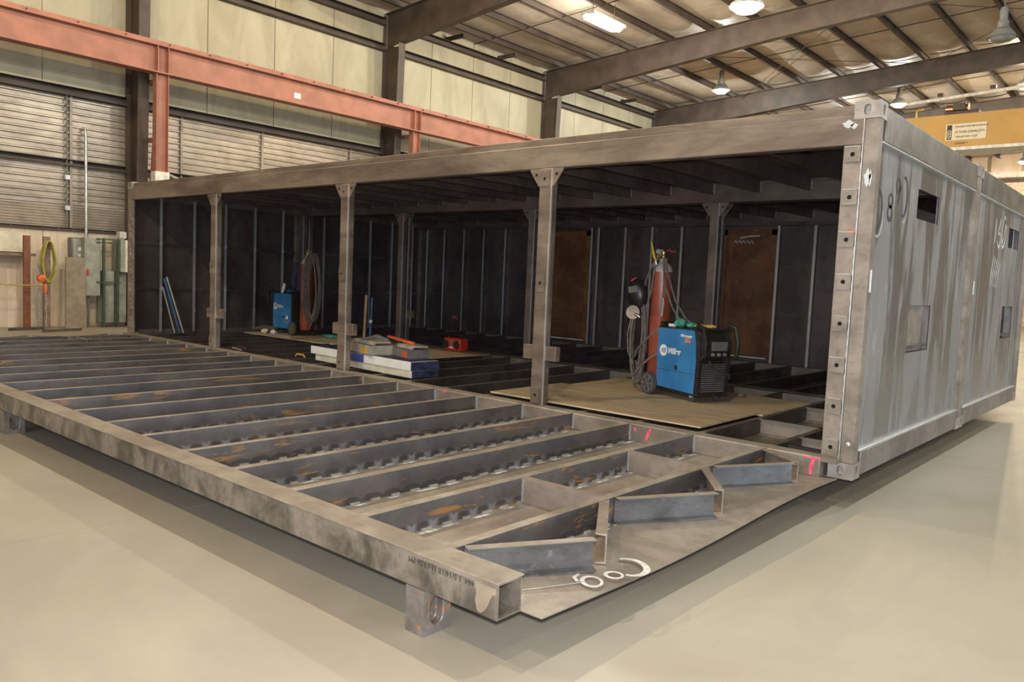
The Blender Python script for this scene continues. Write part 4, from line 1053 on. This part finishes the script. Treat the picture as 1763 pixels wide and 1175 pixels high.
def blob(name, c, r3, mat, label, cat, seed=0, n=14, m_=8, amp=.28, parent=None):
    rnd = random.Random(seed); vs = []; fs = []
    ph = [rnd.uniform(0, 6) for _ in range(4)]
    for j in range(m_ + 1):
        b_ = -PI / 2 + PI * j / m_
        for i in range(n):
            a = 2 * PI * i / n; q = 1 + amp * math.sin(3 * a + ph[0] + b_) * math.cos(2 * b_ + ph[1]) + amp * .5 * math.sin(5 * a + ph[2])
            vs.append((c[0] + r3[0] * q * math.cos(b_) * math.cos(a), c[1] + r3[1] * q * math.cos(b_) * math.sin(a), c[2] + r3[2] * (math.sin(b_) * (1 + .3 * amp * math.sin(4 * a + ph[3])))))
    for j in range(m_):
        for i in range(n): fs.append((j * n + i, j * n + (i + 1) % n, (j + 1) * n + (i + 1) % n, (j + 1) * n + i))
    o = MB().add(vs, fs).build(name, M[mat], parent, smooth=True, origin=None if parent else (c[0], c[1], c[2] - r3[2]))
    if label: tag(o, label, cat)
    return o
zt = .376 + .75
blob('rag', P1(.17, .05, .75 + .045), (.06, .055, .045), 'green_cloth', 'crumpled green rag at the rear of the near welder top', 'rag', 3)
blob('rag', P1(.30, .02, .75 + .028), (.055, .06, .028), 'green_cloth', 'flat green rag in the middle of the near welder top', 'rag', 5)
gv = thing('work_glove', 'tan and yellow leather work glove lying on the near welder top', 'glove', P1(.42, .0, .751))
c = P1(.42, .0, .775)
blob('glove_palm', c, (.075, .055, .024), 'leather', None, None, 8, parent=gv, amp=.1)
for k in range(4):
    a = R(-20 + 12 * k); d = Vector((math.cos(a), math.sin(a) * .6, 0))
    MB().tube([c + d * .05 + Vector((0, (k - 1.5) * .024, .0)), c + d * .10 + Vector((0, (k - 1.5) * .026, .012)), c + d * .145 + Vector((0, (k - 1.5) * .028, .0))], [.014, .013, .010], 8).build('finger', M['leather'], gv, smooth=True)
MB().tube([c + Vector((0, -.04, 0)), c + Vector((.03, -.075, .008)), c + Vector((.06, -.09, 0))], [.016, .014, .01], 8).build('thumb', M['leather'], gv, smooth=True)
tag(MB().ob(P1(.07, .08, .765), (1, -.3, 0), (.3, 1, 0), (0, 0, 1), .04, .02, .014).build('paper_box', M['white'], bevel=.003), 'small white box at the rear corner of the near welder top', 'box')

# far welder
w2, P2 = welder((-10.52, 2.42, .376), (-1, .04), 'blue welding machine at the far left end of the steel box', -1, '')
cylinder((-10.37, 2.44), .48, 1.66, 'brown red gas cylinder beside the far blue welder', ang=.3)
hose_coil('hose_coil', 'large coil of brown grey hose hung on the far gas cylinder', (-9.94, 2.24, 1.20), (1, .1, 0), .40, 1.30, 8, .012, 'hose', seed=9, top_pinch=.2)
# jacket
jk = thing('work_jacket', 'dark navy work jacket hanging between the far welder and cylinder', 'jacket', (-10.70, 2.58, 1.14))
vs = []; fs = []; n = 18; rows = [(1.76, .05, .03), (1.72, .10, .05), (1.66, .19, .07), (1.5, .20, .085), (1.3, .19, .08), (1.22, .20, .085), (1.15, .21, .09), (1.14, .19, .08)]
for z_, a_, b_ in rows:
    for i in range(n):
        t_ = 2 * PI * i / n; q = 1 + .10 * math.sin(5 * t_ + z_ * 3)
        vs.append((-10.70 + a_ * q * math.cos(t_), 2.58 + b_ * q * math.sin(t_), z_))
for j in range(len(rows) - 1):
    for i in range(n): fs.append((j * n + i, j * n + (i + 1) % n, (j + 1) * n + (i + 1) % n, (j + 1) * n + i))
fs += [tuple(range(n)), tuple(range((len(rows) - 1) * n, len(rows) * n))[::-1]]
MB().add(vs, fs).build('jacket_body', M['navy'], jk, smooth=True)
for s_ in (-1, 1):
    MB().tube([(-10.70 + s_ * .16, 2.57, 1.66), (-10.70 + s_ * .21, 2.55, 1.5), (-10.70 + s_ * .235, 2.54, 1.3), (-10.70 + s_ * .225, 2.54, 1.16)], [.055, .06, .055, .045], 10).build('sleeve', M['navy'], jk, smooth=True)
tag(MB().tube([(-10.78, 2.20, 1.13), (-10.74, 2.20, 1.20), (-10.72, 2.21, 1.30)], [.02, .028, .02], 8).build('paper_roll', M['white'], smooth=True), 'small white roll on top of the far welder', 'roll')
blob('rag', (-10.83, 2.38, 1.126 + .035), (.05, .05, .035), 'bluetube', 'small blue cloth lying on top of the far welder', 'rag', 12)
blob('cloth_heap', (-11.25, 2.20, .376 + .06), (.30, .16, .06), 'hose', 'heap of dark hoses and rags on the plywood before the far welder', 'rags', 14, amp=.35)
for k, (x_, y_, lb) in enumerate(((-10.98, 1.98, 'left pale glove in the heap before the far welder'), (-10.72, 2.0, 'right pale glove in the heap before the far welder'))):
    blob('glove', (x_, y_, .42), (.075, .05, .042), 'cream_case', lb, 'glove', 20 + k)
blob('cloth', (-9.75, 2.55, .376 + .03), (.25, .10, .03), 'green_cloth', 'dark green cloth on the plywood right of the far cylinder', 'cloth', 31)
tag(MB().ob((-10.42, 1.93, .388), (1, .05, 0), (-.05, 1, 0), (0, 0, 1), .30, .02, .011).build('steel_bar', M['bright'], bevel=.002), 'short shiny steel bar on the plywood edge before the far welder', 'bar')

# ================================================================== CARTONS, TRAYS, RADIO, SMALL THINGS
def carton(x0, y0, x1, y1, w_, z0, h_, label, m_side, m_end, blue=False):
    a = Vector((x0, y0, 0)); b_ = Vector((x1, y1, 0)); d = (b_ - a).normalized(); l = Vector((-d.y, d.x, 0)); L_ = (b_ - a).length
    t = thing('long_carton', label, 'carton', (a + b_) / 2 + Vector((0, 0, z0)), 'long cartons across the joists')
    c = (a + b_) / 2 + l * w_ / 2 + Vector((0, 0, z0 + h_ / 2))
    MB().ob(c, d, l, (0, 0, 1), L_ / 2, w_ / 2, h_ / 2).build('carton_body', M[m_side], t, bevel=.006)
    MB().ob(b_ + l * w_ / 2 + d * .006 + Vector((0, 0, z0 + h_ / 2)), d, l, (0, 0, 1), .008, w_ / 2 * .98, h_ / 2 * .95).build('end_flap', M[m_end], t)
    MB().ob(c + Vector((0, 0, h_ / 2 + .001)), d, l, (0, 0, 1), L_ / 2 * .98, w_ / 2 * .97, .001).build('top_print', M['navyprint' if blue else m_end], t)
    if blue:
        MB().ob(a + d * L_ * .47 - l * .002 + Vector((0, 0, z0 + h_ / 2)), d, l, (0, 0, 1), L_ * .1, .001, h_ / 2 * .96).build('side_print', M['blueprint'], t)
    return t
M['navyprint'] = plain('navy_print', (.045, .06, .13), .5, 0, .4, 9); M['blueprint'] = plain('blue_print', (.05, .08, .34), .5)
carton(-7.06, .34, -4.98, .20, .40, .362, .085, 'lower long cream carton lying across the joists', 'cream_case', 'navyprint')
carton(-7.14, .32, -4.98, .18, .42, .449, .105, 'upper long white and blue carton lying across the joists', 'white', 'navyprint', True)
def tray(c, rz, l, w_, h_, label, m_out, m_in, patch):
    t = thing('tool_tray', label, 'tray', c, 'tool trays on the long cartons'); cx_, cy_, z0 = c
    d = Vector((math.cos(R(rz)), math.sin(R(rz)), 0)); q = Vector((-d.y, d.x, 0)); C = Vector(c)
    m = MB(); th = .012
    m.ob(C + Vector((0, 0, th / 2)), d, q, (0, 0, 1), l / 2, w_ / 2, th / 2)
    for s_ in (-1, 1):
        m.ob(C + q * s_ * (w_ / 2 - th / 2) + Vector((0, 0, h_ / 2)), d, q, (0, 0, 1), l / 2, th / 2, h_ / 2)
        m.ob(C + d * s_ * (l / 2 - th / 2) + Vector((0, 0, h_ / 2)), d, q, (0, 0, 1), th / 2, w_ / 2 - th, h_ / 2)
    m.build('tray_body', M[m_out], t)
    MB().ob(C - q * (w_ / 2 + .001) + d * l * .22 + Vector((0, 0, h_ * .45)), d, q, (0, 0, 1), l * .16, .001, h_ * .3).build('sticker', M[patch], t)
    MB().ob(C + Vector((0, 0, h_ + .035)) + q * .02, d, q, (.1, 0, 1), l * .50, w_ * .36, .012).ob(C + Vector((0, 0, h_ + .02)) - q * .08, d, q, (0, 0, 1), l * .44, .02, .02).build('lid', M['cylgrey'], t, bevel=.004)
    return t
zc = .556
tray((-5.98, .40, zc), -14, .62, .30, .12, 'grey tool tray with yellow sticker on the long cartons', 'cylgrey', 'greypl', 'yellow')
tray((-5.36, .52, zc), -14, .42, .28, .11, 'smaller tool tray with orange label at the right end of the cartons', 'greypl', 'greypl', 'orange_tool')
tag(MB().ob((-5.62, .58, zc + .19), (1, -.18, -.06), (.18, 1, 0), (0, 0, 1), .30, .022, .016).build('orange_level', M['orange_tool'], bevel=.004), 'orange spirit level laid over the two tool trays', 'level')
tag(MB().tube([(-6.2, .5, zc + .16), (-6.0, .52, zc + .2), (-5.75, .5, zc + .17)], [.02, .035, .02], 8).build('power_tool', M['greypl'], smooth=True), 'dark grey hand tool on top of the left tool tray', 'tool')
rd = thing('work_radio', 'red and black jobsite radio on the plywood behind the near post', 'radio', (-7.12, 3.40, .376))
cx_, cy_ = -7.10, 3.02
rd.location = (cx_, cy_, .377)
MB().bx(cx_ - .19, cx_ + .19, cy_ - .10, cy_ + .10, .377, .385 + .20).build('radio_body', M['red_tool'], rd, bevel=.03, seg=3)
for s_ in (-1, 1): MB().lathe((cx_ + s_ * .12, cy_ - .10, .482), [(.062, 0), (.066, .010), (.05, .016), (.02, .010)], 20, (0, -1, 0)).build('speaker', M['blackpl'], rd, smooth=True)
MB().bx(cx_ - .04, cx_ + .04, cy_ - .108, cy_ - .10, .47, .53).build('display', M['greypl'], rd)
MB().bx(cx_ - .04, cx_ + .04, cy_ - .108, cy_ - .10, .42, .445).build('badge', M['white'], rd)
MB().tube([(cx_ - .15, cy_, .57), (cx_ - .15, cy_, .625), (cx_ + .15, cy_, .625), (cx_ + .15, cy_, .57)], .014, 8).build('carry_handle', M['blackpl'], rd, smooth=True)
t = MB().tube([(-9.50, 3.08, .378), (-9.49, 3.10, 1.16)], .026, 10).build('wooden_pole', M['wood'], smooth=True); tag(t, 'pale wooden pole standing upright inside the box', 'pole')
t = thing('blue_pole', 'blue pole standing upright beside the wooden pole inside the box', 'pole', (-9.30, 3.06, .376))
MB().tube([(-9.31, 3.06, .378), (-9.30, 3.08, 1.12)], .022, 10).build('shaft', M['bluetube'], t, smooth=True)
MB().lathe((-9.306, 3.068, .67), [(.03, 0), (.03, .05)], 12).build('white_band', M['white'], t)
t = thing('leaning_tube', 'blue and silver tube leaning on the left wall of the box, right one', 'tube', (-11.55, .62, .37))
MB().tube([(-11.55, .68, .37), (-11.9, .565, 1.30)], .020, 8).build('tube', M['bluetube'], t, smooth=True)
MB().tube([(-11.50, .72, .37), (-11.89, .60, 1.33)], .015, 8).build('silver_rod', M['galv'], t, smooth=True)
t = tag(MB().tube([(-11.58, .60, .37), (-11.92, .545, 1.15)], .013, 8).build('leaning_rod', M['galv'], smooth=True), 'thin silver rod leaning left of the blue tube', 'rod')
tag(MB().tube([(-8.86, .16, .372), (-8.55, .12, .372)], .011, 8).build('steel_rod', M['bright'], smooth=True), 'short bright steel rod lying on joists near the left post', 'rod')
tag(MB().tube([(-9.05, .38, .376), (-8.70, .27, .374)], .011, 8).build('copper_rod', M['copper'], smooth=True), 'short copper coloured rod lying on joists near the left post', 'rod')
t = thing('yellow_clamp', 'small yellow clamp lying on the joists left of the cartons', 'clamp', (-7.45, .38, .36))
MB().tube([(-7.55, .36, .365), (-7.52, .36, .40), (-7.36, .36, .40), (-7.33, .36, .365)], .012, 7).build('frame', M['yellow'], t, smooth=True)
MB().tube([(-7.44, .36, .40), (-7.44, .36, .37)], .008, 6).build('screw', M['chrome'], t, smooth=True)

# ================================================================== THINGS ALONG THE LEFT WALL
x = -18.1
t = thing('wall_cabinet', 'large dark grey electrical cabinet on the left wall', 'cabinet', (-18.0, 1.4, 1.3))
MB().bx(-18.17, -17.95, 1.22, 1.62, 1.30, 2.08).build('cabinet_body', M['cab_dark'], t, bevel=.01)
MB().bx(-17.95, -17.94, 1.25, 1.59, 1.33, 2.05).build('cabinet_door', M['cab_grey'], t)
MB().bx(-17.94, -17.937, 1.36, 1.44, 1.78, 1.86).bx(-17.94, -17.937, 1.36, 1.42, 1.64, 1.70).build('notice', M['white'], t)
t = thing('disconnect_switch', 'grey green disconnect switch box with red handle on the left wall', 'switch box', (-17.9, 1.58, .73))
MB().bx(-17.93, -17.72, 1.42, 1.77, .74, 2.09).build('switch_body', M['cab_grey'], t, bevel=.01)
MB().bx(-17.72, -17.715, 1.45, 1.74, .78, 2.05).build('switch_door', M['cab_grey'], t)
MB().bx(-17.715, -17.68, 1.47, 1.50, 1.22, 1.36).build('handle', M['red_tool'], t)
MB().tube([(-17.85, 1.55, .74), (-17.85, 1.55, .05)], .03, 8).build('feed_pipe', M['cab_dark'], t)
t = thing('wall_conduit', 'tall pale vertical conduit rising from the switch box to the ribbed wall', 'pipe', (-17.95, 1.48, 2.08))
MB().tube([(-18.0, 1.56, 2.08), (-18.0, 1.55, 4.45), (-18.05, 1.55, 4.58), (-18.18, 1.55, 4.62)], .035, 10).build('conduit_tube', M['galv'], t, smooth=True)
t = thing('pipe_rack', 'green steel pipe rack standing at the left wall', 'rack', (-17.7, 2.0, 0))
for y in (1.84, 2.16): MB().bx(-17.74, -17.68, y - .025, y + .025, 0, 2.10).build('upright', M['green_steel'], t)
for z in (1.98, 2.06, 1.05): MB().bx(-17.73, -17.69, 1.68, 2.22, z, z + .03).build('crossbar', M['green_steel'], t)
t = tag(MB().bx(-18.15, -17.8, 1.84, 2.12, .10, 1.33).build('floor_cabinet', M['cab_grey'], bevel=.01), 'tall pale grey cabinet behind the green rack', 'cabinet')
t = tag(MB().bx(-18.15, -17.8, 2.16, 2.40, .10, 1.30).build('floor_cabinet', M['cab_grey'], bevel=.01), 'pale grey cabinet right of the green rack, half behind the box', 'cabinet')
t = thing('small_cabinet', 'small cream edged wall cabinet beside the corner of the steel box', 'cabinet', (-17.8, 2.3, 1.32))
MB().bx(-18.1, -17.6, 2.18, 2.38, 1.32, 2.08).build('cabinet_body', M['cab_grey'], t, bevel=.01)
MB().bx(-17.6, -17.59, 2.28, 2.38, 1.32, 2.08).build('cream_edge', M['cream_case'], t)
tag(MB().bx(-17.9, -17.7, 2.2, 2.36, 2.12, 2.28).build('junction_box', M['white_paint'], bevel=.01), 'small white junction box above the cream edged cabinet', 'box')
t = tag(MB().prism([(-17.45, .92, 0), (-17.45, 1.36, 0), (-17.72, 1.42, 1.62), (-17.72, 1.02, 1.62)], (-.04, 0, 0)).build('leaning_board', M['slab_edge']), 'wide grey brown board leaning on the left wall', 'board')
tag(MB().bx(-17.70, -17.62, .14, .27, 0, 2.05).build('steel_bar', M['red_plank'], bevel=.005), 'upright rust red flat bar at the left wall', 'bar')
tag(MB().bx(-17.70, -17.62, .53, .67, 0, 2.05).build('upright_board', M['brown_plank'], bevel=.005), 'upright weathered board behind the yellow hose coil', 'board')
hose_coil('yellow_hose_coil', 'coiled yellow hose hung on an upright board at the left wall', (-17.55, .60, 1.45), (0, 1, 0), .30, 1.0, 6, .018, 'yellow_cord', seed=6, top_pinch=.25)
tag(MB().tube(catenary((-17.4, -.6, 1.02), (-17.4, .45, .98), .03), .016, 6).build('stretched_cord', M['yellow_cord'], smooth=True), 'yellow cord stretched along the wall to the chain hoist', 'cord')  # the yellow cord running to the chain hoist
t = thing('chain_hoist', 'orange red chain hoist with hanging chains at the left wall', 'hoist', (-17.5, .45, 1.0))
MB().lathe((-17.5, .44, 1.12), [(.05, -.06), (.085, -.04), (.085, .04), (.05, .06)], 14, (1, .2, 0)).build('hoist_body', M['orange_tool'], t, smooth=True)
MB().tube([(-17.5, .44, 1.2), (-17.5, .42, 1.30), (-17.5, .39, 1.42)], .02, 7).build('top_hook', M['cab_dark'], t, smooth=True)
MB().bx(-17.54, -17.47, .48, .54, .78, 1.0).build('lower_block', M['orange_tool'], t, bevel=.01)
for y in (.40, .54):
    m = MB()
    for k in range(20): m.ob((-17.5, y + .008 * math.sin(k), 1.0 - k * .048), (0, 1, 0) if k % 2 else (1, 0, 0), (1, 0, 0) if k % 2 else (0, 1, 0), (0, 0, 1), .012, .006, .026)
    tag(m.build('chain', M['galv'], t), kind='stuff')
t = thing('wall_shelf', 'dark bar shelf under the pale board at the left photo edge', 'shelf', (-17.8, -.2, 1.6))
MB().bx(-18.15, -17.75, -1.0, .42, 1.60, 1.66).build('shelf_board', M['brown_plank'], t)
for y in (-.9, .3): MB().bx(-18.15, -17.8, y, y + .03, 1.45, 1.60).build('bracket', M['cab_dark'], t)
tag(MB().bx(-18.16, -18.10, -1.0, .40, 1.68, 2.12).build('pale_board', M['cream_case'], bevel=.005), 'pale rectangular board on the wall above the bar shelf', 'board')
for (a, b_, lb) in (((-17.2, -.3, .03), (-17.35, .45, .03), 'dark steel angle lying along the foot of the left wall'), ((-16.6, .15, .03), (-16.9, 1.05, .03), 'grey steel angle lying on the floor before the leaning board')):
    tag(MB().prism([Vector(a) + Vector((-.03, 0, -.028)), Vector(a) + Vector((.03, 0, -.028)), Vector(a) + Vector((.03, 0, .03)), Vector(a) + Vector((.022, 0, .03)), Vector(a) + Vector((.022, 0, -.02)), Vector(a) + Vector((-.03, 0, -.02))], Vector(b_) - Vector(a)).build('steel_angle', M['dark']), lb, 'steel angle')
for y, z0 in ((.1, 0), ):
    pass
t = thing('wall_conduit', 'thin dark conduit with clips up the ribbed wall left of the tall pale one', 'pipe', (-18.1, 1.15, 2.3))
MB().tube([(-18.1, 1.18, 2.3), (-18.1, 1.18, 5.3)], .022, 8).build('conduit_tube', M['cab_dark'], t)
for z in (2.7, 3.4): MB().bx(-18.14, -18.05, 1.13, 1.23, z, z + .1).build('clip', M['galv'], t)
tag(MB().tube(catenary((-17.2, 3.1, 3.72), (-17.2, 6.2, 3.15), .12), .03, 8).build('air_hose', M['cylgrey'], smooth=True), 'pale hose drooping from the white banded column behind the box', 'hose')
